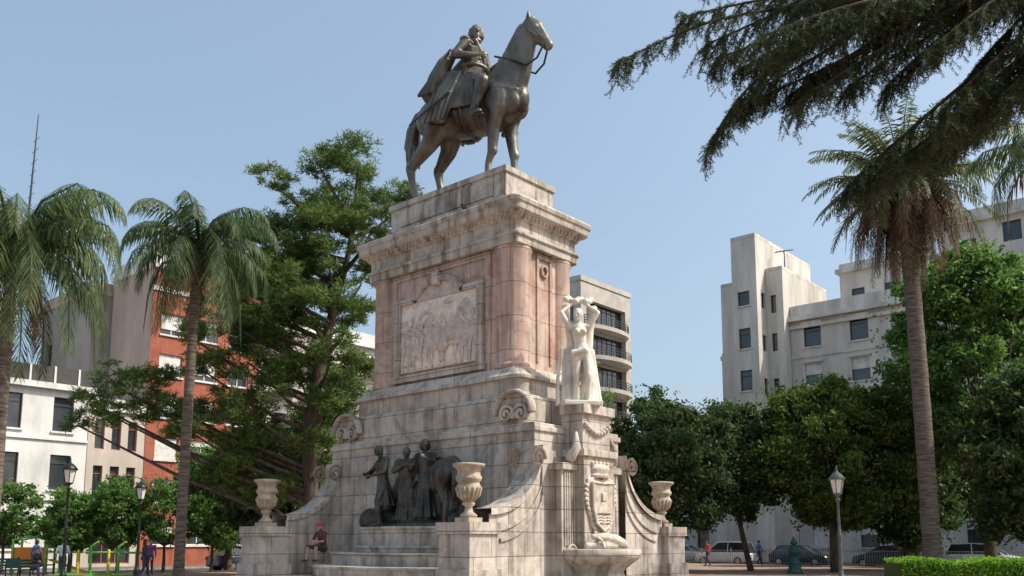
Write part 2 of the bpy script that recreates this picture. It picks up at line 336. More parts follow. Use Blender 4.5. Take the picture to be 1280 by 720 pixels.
def horse(F,fl=(.36,.58),hl=(-.88,-.62),head=None,m=0,tack=True):
    F.tube([(-.84,0,1.33),(-.72,0,1.30),(-.5,0,1.27),(-.15,0,1.20),(.2,0,1.18),(.45,0,1.21),(.65,0,1.2),(.78,0,1.18)],
           [(.10,.13),(.23,.26),(.285,.32),(.29,.325),(.30,.345),(.27,.37),(.21,.30),(.13,.18)],m,16,ref=(0,0,1))
    F.ell((.36,0,1.50),(.28,.10,.11),m); F.ell((-.55,0,1.42),(.28,.2,.17),m)
    for sg in(1,-1):
        F.ell((.5,.17*sg,1.15),(.19,.14,.27),m); F.ell((.70,.10*sg,1.12),(.13,.1,.16),m); F.ell((-.6,.14*sg,1.2),(.24,.16,.26),m)
        for q in range(4): F.tube([(.22-.1*q,.26*sg,1.32),(.2-.11*q,.292*sg,1.15),(.2-.1*q,.24*sg,.98)],[.012,.016,.01],m,6)
    hp=head or dict(neck=[(.47,0,1.33),(.66,0,1.62),(.80,0,1.92),(.89,0,2.15)],poll=(.91,0,2.20),nose=(1.21,0,1.80))
    nk=[V(q) for q in hp['neck']]
    F.tube(nk,[(.37,.20),(.29,.135),(.215,.105),(.15,.088)],m,14,ref=(0,1,0))
    pl=V(hp['poll']); ns=V(hp['nose']); d=ns-pl; dn=d.normalized()
    F.tube([pl-dn*.02,pl+d*.25,pl+d*.55,pl+d*.82,ns],[(.11,.085),(.14,.095),(.105,.07),(.078,.056),(.07,.055)],m,12,ref=(0,1,0))
    F.ell(pl+d*.3-V((.06,0,.06)),(.10,.08,.10),m)
    F.ell(ns-dn*.02-V((0,0,.03)),(.05,.05,.04),m)
    for sg in(1,-1):
        F.tube([pl+V((0,.05*sg,.04)),pl+V((.02,.062*sg,.11)),pl+V((.03,.065*sg,.17))],[.03,.028,.01],m,6)
        F.ell(pl+d*.3+V((.055,.085*sg,.02)),(.03,.02,.025),m)
        F.ell(ns+V((.02,.04*sg,.03)),(.02,.015,.02),m)
        F.tube([pl+d*.2+V((.02,.085*sg,0)),pl+d*.75+V((.02,.06*sg,.0))],[.016,.012],m,6)
        if tack: F.tube([pl+d*.02+V((0,.09*sg,0)),pl+d*.3+V((-.03,.105*sg,-.03)),pl+d*.72+V((0,.07*sg,0))],[.011]*3,m,6)
    for i in range(16):
        t=i/15; j=min(int(t*3),2); u=t*3-j; a=nk[j].lerp(nk[j+1],u); w=.31-.17*t
        q=a+V((-w*.80,0,w*.42)); F.tube([q+V((0,0,.02)),q+V((.0,-.09+.03*t,-.05)),q+V((-.02,-.12+.04*t,-.17))],[.035,.033,.015],m,6)
    for sg,hx in ((-1,fl[0]),(1,fl[1])):
        e=V((.5,.17*sg,.98)); k=V((.5+(hx-.5)*.7+.02,.15*sg,.5))
        F.tube([(.52,.13*sg,1.2),e,(.5+(hx-.5)*.35,.16*sg,.78),k],[(.15),(.125),(.085),(.066)],m,10)
        F.ell(k+V((.01,0,0)),(.07,.062,.075),m)
        F.tube([k,(hx-.0,.15*sg,.34),(hx,.15*sg,.17),(hx+.045,.15*sg,.1),(hx+.06,.15*sg,.035)],[.062,.044,.054,.047,.072],m,10)
    for sg,hx in ((-1,hl[0]),(1,hl[1])):
        F.tube([(-.58,.12*sg,1.25),(-.48,.17*sg,1.0),(-.56+(hx+.7)*.35,.17*sg,.82),(hx-.06,.15*sg,.57)],[.21,.175,.12,.068],m,10)
        F.tube([(hx-.10,.15*sg,.62),(hx-.07,.15*sg,.56),(hx-.04,.15*sg,.38),(hx+.01,.15*sg,.18),(hx+.055,.15*sg,.1),(hx+.07,.15*sg,.035)],[.045,.072,.052,.055,.048,.072],m,10)
    F.tube([(-.82,0,1.45),(-.93,0,1.40),(-1.02,0,1.2),(-1.05,0,.95),(-1.0,0,.72)],[.05,.07,.105,.12,.05],m,8)
    for k in range(7):
        a=k*.9; F.tube([(-.95,.05*math.cos(a),1.3),(-1.04+.07*math.sin(a),.09*math.cos(a),1.0),(-1.02+.08*math.sin(a+.5),.10*math.cos(a+.5),.66+.05*(k%3))],[.03,.04,.018],m,6)
    if tack:
        for zc in(.18,-.05): F.tube([V((zc+.05,math.cos(t)*.315,1.19+math.sin(t)*.365)) for t in [2*math.pi*k/20 for k in range(21)]],[.018]*21,m,6,cap=False)
        F.tube([(.35,-.29,1.35),(.62,-.24,1.32),(.78,-.12,1.28),(.83,0,1.26),(.78,.12,1.28),(.62,.24,1.32),(.35,.29,1.35)],[.02]*7,m,6)
# ================================================================= MONUMENT
A=rad(-41)
mon=bpy.data.objects.new('equestrian_monument',None); scene.collection.objects.link(mon)
mon.location=(-1.4,28,0); mon.rotation_euler=(0,0,A)
CA,SA=math.cos(A),math.sin(A)
def MW(x,y,z=0): return (-1.4+CA*x-SA*y,28+SA*x+CA*y,z)
def rr_ring(hx,hy,r,z,seg=6):
    out=[]
    for cx,cy,a in ((hx-r,hy-r,0),(-hx+r,hy-r,90),(-hx+r,-hy+r,180),(hx-r,-hy+r,270)):
        for k in range(seg+1):
            t=rad(a+90*k/seg); out.append((cx+r*math.cos(t),cy+r*math.sin(t),z))
    return out
def rloft(mb,lv,m=0,r=.45,seg=6): mb.rings([rr_ring(hx,hy,r,z,seg) for z,hx,hy in lv],m,False)
b=MB()
b.box(-4.4,4.4,-2.0,2.0,0,4.85)
b.box(-4.46,4.46,-2.06,2.06,4.6,4.75)
rloft(b,[(4.85,3.95,1.85),(5.62,3.95,1.85),(5.72,3.85,1.76),(5.72,3.62,1.68),(6.15,3.62,1.68),(6.2,3.7,1.76),(6.32,3.7,1.76),(6.42,3.56,1.62),(6.6,3.4,1.5),(6.62,3.2,1.35)],0,.3)
b.obj('lower_block',['stone'],mon,bevel=.025)
b=MB()
b.box(-3.12,3.12,-1.33,1.33,6.6,10.3)
for sx in(-1,1):
    for sy in(-1,1):
        b.lathe([(.6,6.6),(.6,6.72),(.53,6.8),(.53,10.1),(.58,10.2),(.58,10.3)],sx*2.74,sy*.95,0,28)
b.box(-2.2,-2.0,-1.39,-1.32,6.63,10.28);b.box(2.0,2.2,-1.39,-1.32,6.63,10.28);b.box(-2.0,2.0,-1.39,-1.32,10.1,10.28)
b.box(3.11,3.17,-.36,-.26,6.9,10.1);b.box(3.11,3.17,.26,.36,6.9,10.1);b.box(3.11,3.18,-.36,.36,10.1,10.25)
b.tube([(3.16,.14*math.cos(t),9.75+.17*math.sin(t)) for t in [2*math.pi*k/12 for k in range(13)]],[.045]*13,0,6,rec=False)
b.obj('shaft',['pink'],mon,bevel=.012)
b=MB()
rloft(b,[(10.3,3.34,1.55),(10.52,3.34,1.55),(10.54,3.40,1.61),(10.63,3.40,1.61),(10.64,3.30,1.51),(10.98,3.30,1.51),(11.02,3.38,1.59),(11.12,3.42,1.63),(11.18,3.55,1.76),(11.22,3.6,1.81),(11.40,3.62,1.83),(11.43,3.66,1.87),(11.54,3.69,1.90),(11.60,3.65,1.86),(11.66,3.0,1.4)],0,.22)
for i in range(38):
    x=-3.2+6.4*i/37; b.box(x-.045,x+.045,-1.68,-1.55,11.06,11.16)
for i in range(17):
    y=-1.42+2.84*i/16; b.box(3.36,3.47,y-.045,y+.045,11.06,11.16)
b.box(-2.72,2.72,-1.28,1.28,11.6,12.0)
b.box(-2.6,2.6,-1.16,1.16,11.98,12.78); b.box(-2.66,2.66,-1.22,1.22,12.76,12.95)
b.box(-2.1,2.1,-1.2,-1.15,12.1,12.66)
b.obj('entablature',['trim'],mon,bevel=.02)
b=MB(); fy=-1.36
b.box(-1.75,1.75,fy-.04,fy+.05,7.0,9.25,1)
for x0,x1,z0,z1 in ((-1.95,-1.7,6.85,9.3),(1.7,1.95,6.85,9.3),(-2.05,2.05,6.68,6.9)): b.box(x0,x1,fy-.14,fy+.05,z0,z1)
b.box(-1.95,-1.1,fy-.13,fy+.05,9.25,9.42); b.box(1.1,1.95,fy-.13,fy+.05,9.25,9.42)
K=14
for k in range(K):
    a0=math.pi*(.18+.64*k/K);a1=math.pi*(.18+.64*(k+1)/K)
    def q(a,r,y): return (r*math.cos(a)*1.05,y,8.72+r*math.sin(a)*.95)
    b.add([q(a0,1.1,fy-.13),q(a1,1.1,fy-.13),q(a1,1.3,fy-.2),q(a0,1.3,fy-.2),q(a0,1.1,fy+.01),q(a1,1.1,fy+.01),q(a1,1.3,fy+.01),q(a0,1.3,fy+.01)],
          [(0,1,2,3),(3,2,6,7),(0,4,5,1)],0)
    b.add([q(a0,1.12,fy-.05),q(a1,1.12,fy-.05),(1.05*1.1*math.cos(a1),fy-.05,9.25),(1.05*1.1*math.cos(a0),fy-.05,9.25)],[(0,1,2,3)],1)
b.box(-.14,.14,fy-.24,fy+.01,9.62,10.02)
b.obj('relief_frame',['stone','relief'],mon,bevel=.012)
F=MB()
for i,(x,s,ln) in enumerate([(-1.45,.95,.1),(-1.15,1.0,-.1),(-.8,1.0,.2),(-.35,1.08,0),(.9,1.0,.1),(1.25,.98,-.15),(1.52,.9,0),(.2,.95,.2)]):
    T=Matrix.Translation((x,0,0))@Matrix.Rotation(rad(-90+R.uniform(-50,50)),4,'Z')@Matrix.Scale(s,4)
    human(F,dict(elL=(.1,.32,1.2),wrL=(.3,.2,1.25+.2*R.random()),knR=(.12,-.12,.5),anR=(R.uniform(-.15,.1),-.13,.09),pelvis=(0,ln*.3,.93)),T,mats=(0,)*6,coat=.3*(i%2))
T=Matrix.Translation((.45,.05,0))@Matrix.Scale(.85,4)
F2=MB(); horse(F2,tack=False); F.add([T@V(p) for p in F2.v],F2.f)
F.box(-1.7,1.7,.1,.3,0,.12)
for k in range(26): F.ell((R.uniform(-1.65,1.65),.12,R.uniform(.1,1.95)),(R.uniform(.1,.3),.35,R.uniform(.05,.22)),0)
F.v=[(x,(max(-.6,min(.6,y)))*.32,z*1.05) for x,y,z in F.v]
F.bake('relief_figures',['relief'],.022,mon,(0,fy-.06,7.02),0,1,3)
def flank(sx,sy):
    b=MB(); K=14
    prof=[(2.0+2.05*(1-math.cos(k/K*math.pi/2)),4.05-1.75*math.sin(k/K*math.pi/2)) for k in range(K+1)]
    x0,x1=sorted((sx*3.95,sx*4.62)); xa,xb=sorted((sx*3.9,sx*4.70))
    vs=[];fs=[]
    for (y,z) in prof:
        for x in(x0,x1): vs+= [(x,sy*y,0),(x,sy*y,z)]
    for k in range(K):
        a=4*k; fs+=[(a+1,a+3,a+7,a+5),(a,a+1,a+5,a+4),(a+3,a+2,a+6,a+7)]
    b.add(vs,fs,0)
    vs=[];fs=[]
    for (y,z) in prof:
        for x in(xa,xb): vs+=[(x,sy*y,z-.02),(x,sy*y,z+.14)]
    for k in range(K):
        a=4*k; fs+=[(a+1,a+3,a+7,a+5),(a,a+1,a+5,a+4),(a+3,a+2,a+6,a+7)]
    fs+=[(0,1,3,2)]
    b.add(vs,fs,0)
    for off in(.35,.62):
        vs=[];fs=[]
        for (y,z) in prof:
            for dx,dzz in((0,0),(.05,0),(.05,-.08),(0,-.08)): vs.append((sx*(4.62+dx),sy*max(2.0,y-off*.25),max(z-off+dzz,.9)))
        for k in range(K-1):
            a=4*k
            for i in range(4): fs.append((a+i,a+(i+1)%4,a+4+(i+1)%4,a+4+i))
        b.add(vs,fs,0)
    for xx in (sx*4.72,sx*3.88):
        pts=[]
        for k in range(20):
            t=k/19*3.4*math.pi; r=.30*(1-k/19*.8)
            pts.append((xx,sy*(2.24-r*math.cos(t)),3.83+r*math.sin(t)))
        b.tube(pts,[.05]*20,0,6,rec=False)
    cy=sy*4.5; cx=sx*4.35
    b.box(cx-.52,cx+.52,cy-.5,cy+.5,0,1.82); b.box(cx-.58,cx+.58,cy-.56,cy+.56,1.8,2.08); b.box(cx-.6,cx+.6,cy-.58,cy+.58,0,.95)
    b.obj('flank_wall',['stone'],mon,bevel=.02)
    u=MB(); cx=sx*4.35
    u.box(cx-.24,cx+.24,cy-.24,cy+.24,2.08,2.2)
    u.lathe([(.2,2.2),(.22,2.26),(.12,2.34),(.09,2.46),(.16,2.52),(.16,2.56),(.12,2.6),(.24,2.72),(.3,2.9),(.31,2.98),(.27,3.02),(.27,3.08),(.32,3.12),(.33,3.2),(.3,3.22),(.28,3.32),(.33,3.42),(.40,3.46),(.41,3.52),(.3,3.54),(.26,3.5)],cx,cy,0,28)
    for k in range(16):
        a=2*math.pi*k/16
        u.tube([(cx+.15*math.cos(a),cy+.15*math.sin(a),2.62),(cx+.26*math.cos(a),cy+.26*math.sin(a),2.74),(cx+.315*math.cos(a),cy+.315*math.sin(a),2.92)],[.02,.035,.03],0,6,rec=False)
    u.obj('stone_urn',['urn'],mon)
for sx in(-1,1):
    for sy in(-1,1): flank(sx,sy)
def acro(x,y):
    b=MB()
    for sg in(-1,1):
        pts=[]
        for k in range(22):
            t=k/21*3.2*math.pi; r=.27*(1-k/21*.82)
            pts.append((x+sg*(.27-r*math.cos(t)),y,4.85+.27+r*math.sin(t)))
        b.tube(pts,[(.055,.1)]*22,0,6,rec=False,ref=(0,1,0))
    pr=[(x+.66*math.cos(t),4.85+.30+.62*math.sin(t)) for t in [math.pi*k/12 for k in range(13)]]
    b.tube([(px,y,pz) for px,pz in pr],[(.06,.17)]*13,0,6,rec=False,ref=(0,1,0))
    b.lathe([(.1,4.95),(.13,5.1),(.05,5.25)],x,y-.02,0,10)
    vs=[(x,y+.05,4.85)]+[(px,y+.05,pz) for px,pz in pr]
    b.add(vs,[tuple(range(14))],0)
    return b.obj('corner_acroterion',['stone'],mon)
acro(3.65,-1.98); acro(-3.65,-1.98)
b=MB()
def half(mb,a,bb,z0,z1,m=0,y0=-1.95,seg=32,lip=.05):
    rs=[]
    for z,o in((z0,0),(z1-.09,0),(z1-.07,lip),(z1,lip)):
        rs.append([((a+o)*math.cos(math.pi+math.pi*k/seg),y0+(bb+o)*math.sin(math.pi+math.pi*k/seg),z) for k in range(seg+1)])
    mb.rings(rs,m,False)
half(b,2.35,1.35,1.3,2.05); half(b,2.5,1.5,1.3,1.5)
half(b,3.6,1.95,.9,1.3); half(b,3.9,2.7,.6,.93)
b.box(-3.94,3.94,-4.9,-1.9,.3,.6); b.box(-5.2,5.2,-5.4,5.0,.14,.32); b.box(-5.6,5.6,-5.8,5.4,0,.16)
b.obj('curved_steps',['stone'],mon,bevel=.015)
b=MB()
b.box(4.35,5.1,-.72,.72,.3,4.0); b.box(4.3,5.18,-.82,.82,3.96,4.16); b.box(4.3,5.02,-.66,.66,4.14,5.2); b.box(4.3,5.14,-.76,.76,5.16,5.42)
b.box(4.35,4.8,-1.35,1.35,.3,3.6); b.box(4.3,4.9,-1.42,1.42,3.56,3.75)
for y in(-1.22,-1.12,-1.02,-.92,-.82,1.22,1.12,1.02,.92,.82): b.box(4.79,4.84,y-.03,y+.03,1.5,3.5)
for y in(-1.0,1.0):
    pts=[]
    for k in range(20):
        t=k/19*3.0*math.pi; r=.2*(1-k/19*.8); pts.append((4.9,y+(1 if y>0 else -1)*(r*math.cos(t)),1.35+r*math.sin(t)))
    b.tube(pts,[.045]*20,0,6,rec=False)
    b.tube([(4.85,y,3.9),(5.0,y*.9,4.2),(4.9,y*.8,4.6)],[.16,.12,.05],0,8,rec=False)
for k in range(9):
    y=-.55+1.1*k/8; b.ell((5.05,y,4.85-.22*math.sin(math.pi*k/8)),(.09,.085,.09),0,seg=8,rec=False)
b.obj('sculpture_pier',['stone'],mon,bevel=.02)
b=MB()
b.lathe([(1.0,.3),(1.05,.55),(.85,.62),(.8,.8),(1.0,.98),(1.2,1.12),(1.28,1.22),(1.3,1.4),(1.22,1.42),(1.15,1.3),(.3,1.2)],4.9,0,0,40)
b.lathe([(1.7,.3),(1.7,.42),(1.62,.44),(1.62,.3)],4.9,0,0,40)
b.obj('fountain_basin',['stone'],mon)
b=MB()
def esc(w,z0,z1,x0,x1):
    o=[(-w,z1),(-w*.55,z1+.05),(0,z1-.02),(w*.55,z1+.05),(w,z1),(w*.96,z1-.55*(z1-z0)),(w*.72,z0+.25),(w*.3,z0+.07),(0,z0),(-w*.3,z0+.07),(-w*.72,z0+.25),(-w*.96,z1-.55*(z1-z0))]
    b.rings([[(x0,y,z) for y,z in o],[(x1,y,z) for y,z in o]],0,False)
esc(.62,1.78,3.34,5.06,5.16); esc(.50,1.9,3.24,5.1,5.24)
o=[(-.5,3.24),(0,3.22),(.5,3.24),(.48,2.5),(.36,2.13),(0,1.9),(-.36,2.13),(-.48,2.5),(-.5,3.24)]
b.tube([(5.25,y,z) for y,z in o],[.035]*9,0,6)
b.rings([[(5.22,-.34,2.38),(5.22,.34,2.38),(5.22,.12,2.72),(5.22,0,2.78),(5.22,-.14,2.7)],[(5.30,-.3,2.38),(5.30,.3,2.38),(5.28,.1,2.68),(5.28,0,2.74),(5.28,-.12,2.66)]],0)
b.box(5.2,5.30,-.11,.11,2.74,2.9)
for y in(-.09,0,.09): b.box(5.2,5.30,y-.025,y+.025,2.88,2.96)
for z in(2.12,2.2,2.28): b.tube([(5.24,-.33,z),(5.27,-.17,z+.03),(5.24,0,z),(5.27,.17,z+.03),(5.24,.33,z)],[.022]*5,0,6)
b.lathe([(.36,3.38),(.4,3.46),(.34,3.5),(.42,3.64),(.36,3.72),(.1,3.76)],5.12,0,0,16,True,.4,1)
for k in range(5): b.ell((5.12,-.36+.18*k,3.76),(.07,.06,.09),0,seg=8)
for sg in(1,-1):
    for k in range(11):
        z=3.15-.13*k; y=sg*(.66+.05*math.sin(k*.6)-.0036*k*k); b.ell((5.14,y,z),(.06,.09,.05),0,Matrix.Rotation(sg*.6,3,'X'),8)
b.tube([(5.3,-.6,1.75),(5.45,-.2,1.72),(5.5,.25,1.62),(5.5,.6,1.52),(5.4,.85,1.55)],[.08,.14,.17,.11,.05],0,10)
b.tube([(5.2,-.75,1.5),(5.45,-.3,1.5),(5.5,.1,1.5)],[.1,.14,.12],0,10)
for k in range(6): b.tube([(5.25,-.6+.22*k,1.8),(5.5,-.5+.22*k,1.66),(5.55,-.42+.22*k,1.45)],[.03,.04,.03],0,6)
b.bake('coat_of_arms',['carved'],.02,mon,smooth=1)
F=MB()
human(F,dict(pelvis=(0,.04,.95),neck=(.01,-.02,1.47),head=(.05,-.03,1.63),shL=(0,.17,1.43),shR=(0,-.19,1.41),elL=(.06,.33,1.68),elR=(.04,-.33,1.66),
  wrL=(.02,.12,1.83),wrR=(.0,-.12,1.84),knL=(.12,.13,.52),anL=(.02,.14,.1),toL=(.17,.17,.05),knR=(.02,-.07,.5),anR=(-.02,-.09,.09),toR=(.12,-.13,.04)),
  Matrix.Identity(4),female=True,mats=(0,)*6,look=-.5,nod=.2,slv=False)
for k in range(9): F.ell((-.03+.04*math.cos(k*2),-.24+.06*k,1.91+.03*math.sin(k*1.7)),(.07,.06,.06),0)
F.tube([(-.08,.3,1.8),(-.14,.22,1.4),(-.16,.16,.9),(-.12,.2,.4),(-.08,.18,.02)],[(.06,.05),(.08,.06),(.12,.07),(.15,.09),(.2,.12)],0,10)
F.tube([(-.08,-.24,1.8),(-.15,-.12,1.2),(-.16,-.12,.7),(-.12,-.16,.02)],[(.05,.05),(.08,.06),(.12,.07),(.22,.12)],0,10)
for k in range(9):
    y=-.3+.075*k; F.tube([(-.2,y,1.05),(-.16+.04*(k%2),y*1.2,.5),(-.05,y*1.3,.02)],[.025,.035,.04],0,6)
F.tube([(-.15,-.1,.75),(.1,-.14,.95),(.14,.06,.98),(-.05,.2,1.0)],[.04,.05,.05,.04],0,8)
F.box(-.3,.3,-.34,.34,-.02,.06)
F.bake('marble_nude_statue',['marble'],.013,mon,(4.66,-.28,5.44),rad(-40),1.62,2)
F=MB(); horse(F)
F.box(-1.2,.9,-.3,.3,-.02,.045)
F.bake('bronze_horse',['bronze'],.018,mon,(.1,0,12.95),rad(9),2.45,1)
F=MB()
human(F,dict(pelvis=(0.02,0,1.66),neck=(.03,0,2.19),head=(.06,-.01,2.36),shL=(.03,.21,2.13),shR=(.02,-.21,2.13),elL=(.08,.29,1.88),wrL=(.34,.1,1.86),
  elR=(-.06,-.36,1.90),wrR=(.2,-.2,1.90),knL=(.42,.31,1.42),knR=(.40,-.33,1.42),anL=(.3,.36,.99),anR=(.26,-.37,.99),toL=(.47,.4,.96),toR=(.42,-.44,.94)),
  None,mats=(0,)*6,look=-.75,puff=1.32,hairl=.06)
F.tube([(.0,0,2.0),(-.02,0,1.86),(-.08,0,1.66),(-.22,0,1.56)],[(.17,.15),(.21,.17),(.29,.2),(.34,.2)],0,12,ref=(1,0,0))
F.tube([(.14,-.14,2.16),(.17,-.03,2.0),(.13,.1,1.84)],[.03,.035,.03],0,6)
F.tube([V((.02+.19*math.sin(t),.22*math.cos(t),1.8)) for t in [2*math.pi*k/16 for k in range(17)]],[.03]*17,0,6,cap=False)
for k in range(3): F.ell((.06,-.02,2.22),(.09,.08,.04),0)
for k in range(5): F.ell((.165,-.06,2.14-.07*k),(.014,.014,.014),0,seg=8)
for sg in(-1,1):
    F.ell((.02,sg*.22,2.17),(.08,.08,.035),0)
    F.tube([(-.12,sg*.24,1.68),(-.22,sg*.33,1.45),(-.3,sg*.36,1.2),(-.36,sg*.37,1.02)],[(.17,.06),(.2,.05),(.2,.05),(.17,.04)],0,10,ref=(0,1,0))
    for k in range(5): F.tube([(-.02-.07*k,sg*.27,1.7),(-.1-.08*k,sg*.385,1.35),(-.2-.085*k,sg*.415,1.02)],[.02,.025,.03],0,6)
    F.tube([(.1,sg*.24,1.58),(.06,sg*.33,1.4),(.03,sg*.345,1.15)],[(.2,.05),(.22,.035),(.2,.025)],0,10,ref=(0,1,0))
    F.tube([(.39,sg*.335,1.4),(.36,sg*.35,1.28)],[.105,.09],0,10)
F.ell((-.38,0,1.68),(.15,.33,.13),0)
F.tube([(-.24,-.14,2.08),(-.32,-.22,1.9),(-.42,-.26,1.68),(-.52,-.3,1.45)],[.07,.11,.13,.11],0,10)
for k in range(6): F.tube([(-.27+.02*k,-.2-.02*k,2.05),(-.36+.0*k,-.33,1.8),(-.42-.04*k,-.40,1.45)],[.012,.022,.03],0,6)
F.tube([(-.24,.12,2.05),(-.36,.1,1.85),(-.5,.1,1.6)],[.08,.14,.12],0,10)
F.bake('bronze_rider',['bronze'],.013,mon,(.1,0,12.95),rad(9),2.45,1)
b=MB()
for sg in(-1,1):
    b.tube([(1.16,sg*.055,1.82),(1.08,sg*.09,1.64),(.93,sg*.12,1.56),(.75,sg*.14,1.68),(.40,sg*.06,1.88)],[.014]*5,0,6)
    b.tube([(.22,sg*.34,1.5),(.36,sg*.4,.97)],[.012]*2,0,6); b.tube([(.3,sg*.44,.9),(.44,sg*.42,.9)],[.02]*2,0,6)
b.tube([(1.11,-.08,1.95),(1.13,0,1.99),(1.11,.08,1.95)],[.013]*3,0,6)
b.tube([(-.1,-.42,1.35),(-.7,-.5,1.0)],[.018,.01],0,6)
b.obj('reins',['bronze'],mon,(.1,0,12.95),rad(9),0,2.45)
F=MB()
def TT(x,y,r,s=1): return Matrix.Translation((x,y,0))@Matrix.Rotation(rad(r),4,'Z')@Matrix.Scale(s,4)
human(F,dict(elR=(.2,-.28,1.15),wrR=(.36,-.1,1.1),elL=(.05,.3,1.15),wrL=(.3,.16,1.05),knL=(.15,.12,.52),anL=(.1,.13,.09),toL=(.26,.16,.04),neck=(.06,0,1.45),head=(.12,0,1.6)),TT(-.75,-.1,-115,1.05),mats=(0,)*6,puff=1.3,coat=.5,look=.3,hairl=.05)
human(F,dict(elR=(.15,-.26,1.18),wrR=(.2,-.02,1.3),elL=(0,.26,1.15),wrL=(.15,.22,.95),head=(.07,0,1.58),neck=(.03,0,1.43)),TT(0,-.08,-60,1.0),mats=(0,)*6,puff=1.35,coat=.78,look=-.4,nod=.35)
human(F,dict(elL=(.2,.3,1.25),wrL=(.42,.25,1.32),elR=(.1,-.27,1.14),wrR=(.3,-.2,1.1)),TT(.38,.1,-75,1.08),mats=(0,)*6,puff=1.3,coat=.8,look=.6,nod=.1,hairl=.1)
H2=MB(); horse(H2,head=dict(neck=[(.5,0,1.3),(.75,0,1.42),(.98,0,1.45),(1.12,0,1.42)],poll=(1.15,0,1.45),nose=(1.4,0,1.05)))
T=Matrix.Translation((.95,.12,-.12))@Matrix.Rotation(rad(150),4,'Z')@Matrix.Scale(.98,4)
F.add([T@V(p) for p in H2.v],H2.f)
for (x,y,z,a,bq,c) in ((-1.3,.1,.15,.35,.3,.3),(-1.1,.25,.5,.25,.2,.5),(.2,.1,.02,1.7,.4,.12),(1.3,.2,.1,.45,.3,.25),(-.6,.25,.15,.4,.2,.3),(1.0,.3,.3,.3,.2,.6),(-.4,.3,.6,.5,.15,.7),(.3,.3,.6,.5,.15,.75),(1.55,.2,.25,.2,.2,.4)):
    F.ell((x,y,z),(a,bq,c),0)
F.bake('bronze_figure_group',['bronze2'],.018,mon,(-.05,-2.45,2.05),0,1.38,1)
def pigeon(loc,rz):
    F=MB(); F.tube([(-.2,0,.1),(-.08,0,.14),(.05,0,.17),(.1,0,.22)],[(.02,.01),(.055,.05),(.06,.06),(.03,.03)],0,10,ref=(0,0,1)); F.ell((.12,0,.27),(.032,.028,.03),0); F.tube([(.14,0,.27),(.18,0,.26)],[.012,.004],0,6)
    for s in(1,-1): F.tube([(.0,.02*s,.1),(.01,.02*s,.0)],[.01,.01],0,6)
    F.bake('pigeon',['shoe'],.01,None,loc,rz,1.25)
pigeon(MW(1.2,-1.4,11.63),rad(200))
# ================================================================= PEOPLE
def person(name,J,loc,rz,cols,**k):
    F=MB(); ks=[]
    for i,cc in enumerate(cols):
        kn=name+str(i)+str(R.random()); M[kn]=pm('cloth',cc,None,20,.8); ks.append(kn)
    hm=k.pop('hatm',None)
    human(F,J,None,mats=(0,1,2,3,4,3),**k)
    return F.bake(name,['skin',ks[0],ks[1],hm or 'hair','shoe'],.0115,None,loc,rz,1,1)
seat=dict(pelvis=(0,0,.12),neck=(.10,0,.62),head=(.16,0,.77),shL=(.10,.18,.57),shR=(.10,-.18,.57),elL=(.16,.24,.32),elR=(.2,-.26,.34),wrL=(.38,.12,.30),wrR=(.36,-.14,.32),
  knL=(.42,.15,.20),knR=(.44,-.18,.16),anL=(.40,.14,-.22),anR=(.5,-.18,-.22),toL=(.55,.16,-.28),toR=(.65,-.2,-.28))
person('seated_man',seat,MW(-3.05,-3.28,1.31),A+rad(-85),[(.14,.05,.055),(.10,.07,.06)],hat='cap',hatm='red',look=.2,slv=False,shorts=True)
walk=dict(knL=(.14,.1,.52),anL=(.2,.1,.10),toL=(.36,.12,.06),knR=(.0,-.1,.5),anR=(-.2,-.1,.14),toR=(-.07,-.12,.04),elL=(-.1,.25,1.13),elR=(.06,-.25,1.13),wrL=(-.05,.26,.88),wrR=(.22,-.24,.95))
person('standing_man',walk,(-20.2,40,0),rad(100),[(.75,.75,.76),(.10,.11,.14)],slv=False)
person('walking_woman',walk,(-15.9,38.5,0),rad(20),[(.05,.05,.06),(.05,.06,.09)],female=True,hairl=.15)
bs=dict(seat); bs.update(anL=(.44,.12,-.33),anR=(.46,-.14,-.33),toL=(.6,.14,-.4),toR=(.62,-.16,-.4),pelvis=(0,0,.1))
person('bench_sitter',bs,(-20.4,38.0,.47),rad(-20),[(.05,.05,.06),(.12,.13,.16)],look=-.3,female=True)
person('pedestrian',walk,(13.2,60,0),rad(190),[(.5,.12,.1),(.06,.07,.12)])
person('pedestrian',walk,(17.5,63,0),rad(10),[(.1,.15,.3),(.05,.05,.05)])
person('pedestrian',dict(),(-17.9,44,0),rad(-60),[(.25,.1,.3),(.06,.07,.12)])
person('pedestrian',walk,(-23.0,43,0),rad(60),[(.08,.2,.4),(.06,.07,.12)],female=True,hairl=.1)
# ================================================================= STREET FURNITURE
def lamp(loc,h,mat='iron'):
    b=MB()
    b.lathe([(.17,0),(.17,.12),(.13,.16),(.12,.5),(.14,.54),(.08,.62),(.055,.8),(.05,h*.5),(.065,h*.5+.03),(.045,h*.5+.07),(.038,h-.75),(.07,h-.72),(.07,h-.68),(.04,h-.66),(.04,h-.6),(.12,h-.55),(.13,h-.52)],0,0,0,16)
    b.lathe([(.12,h-.52),(.2,h-.12),(.18,h-.11)],0,0,1,6,False)
    for k in range(6):
        a=2*math.pi*k/6; b.tube([(.125*math.cos(a),.125*math.sin(a),h-.54),(.21*math.cos(a),.21*math.sin(a),h-.1)],[.012,.012],0,6,rec=False)
    b.lathe([(.24,h-.12),(.24,h-.08),(.16,h+.02),(.1,h+.08),(.05,h+.1),(.05,h+.14),(.02,h+.18),(.035,h+.22),(.01,h+.3)],0,0,0,12)
    return b.obj('street_lamp',[mat,'lampglass'],None,loc)
lamp((-14.1,28,0),4.0); lamp((-14.1,33.5,0),3.75); lamp((9.6,26,0),3.55,'greygreen')
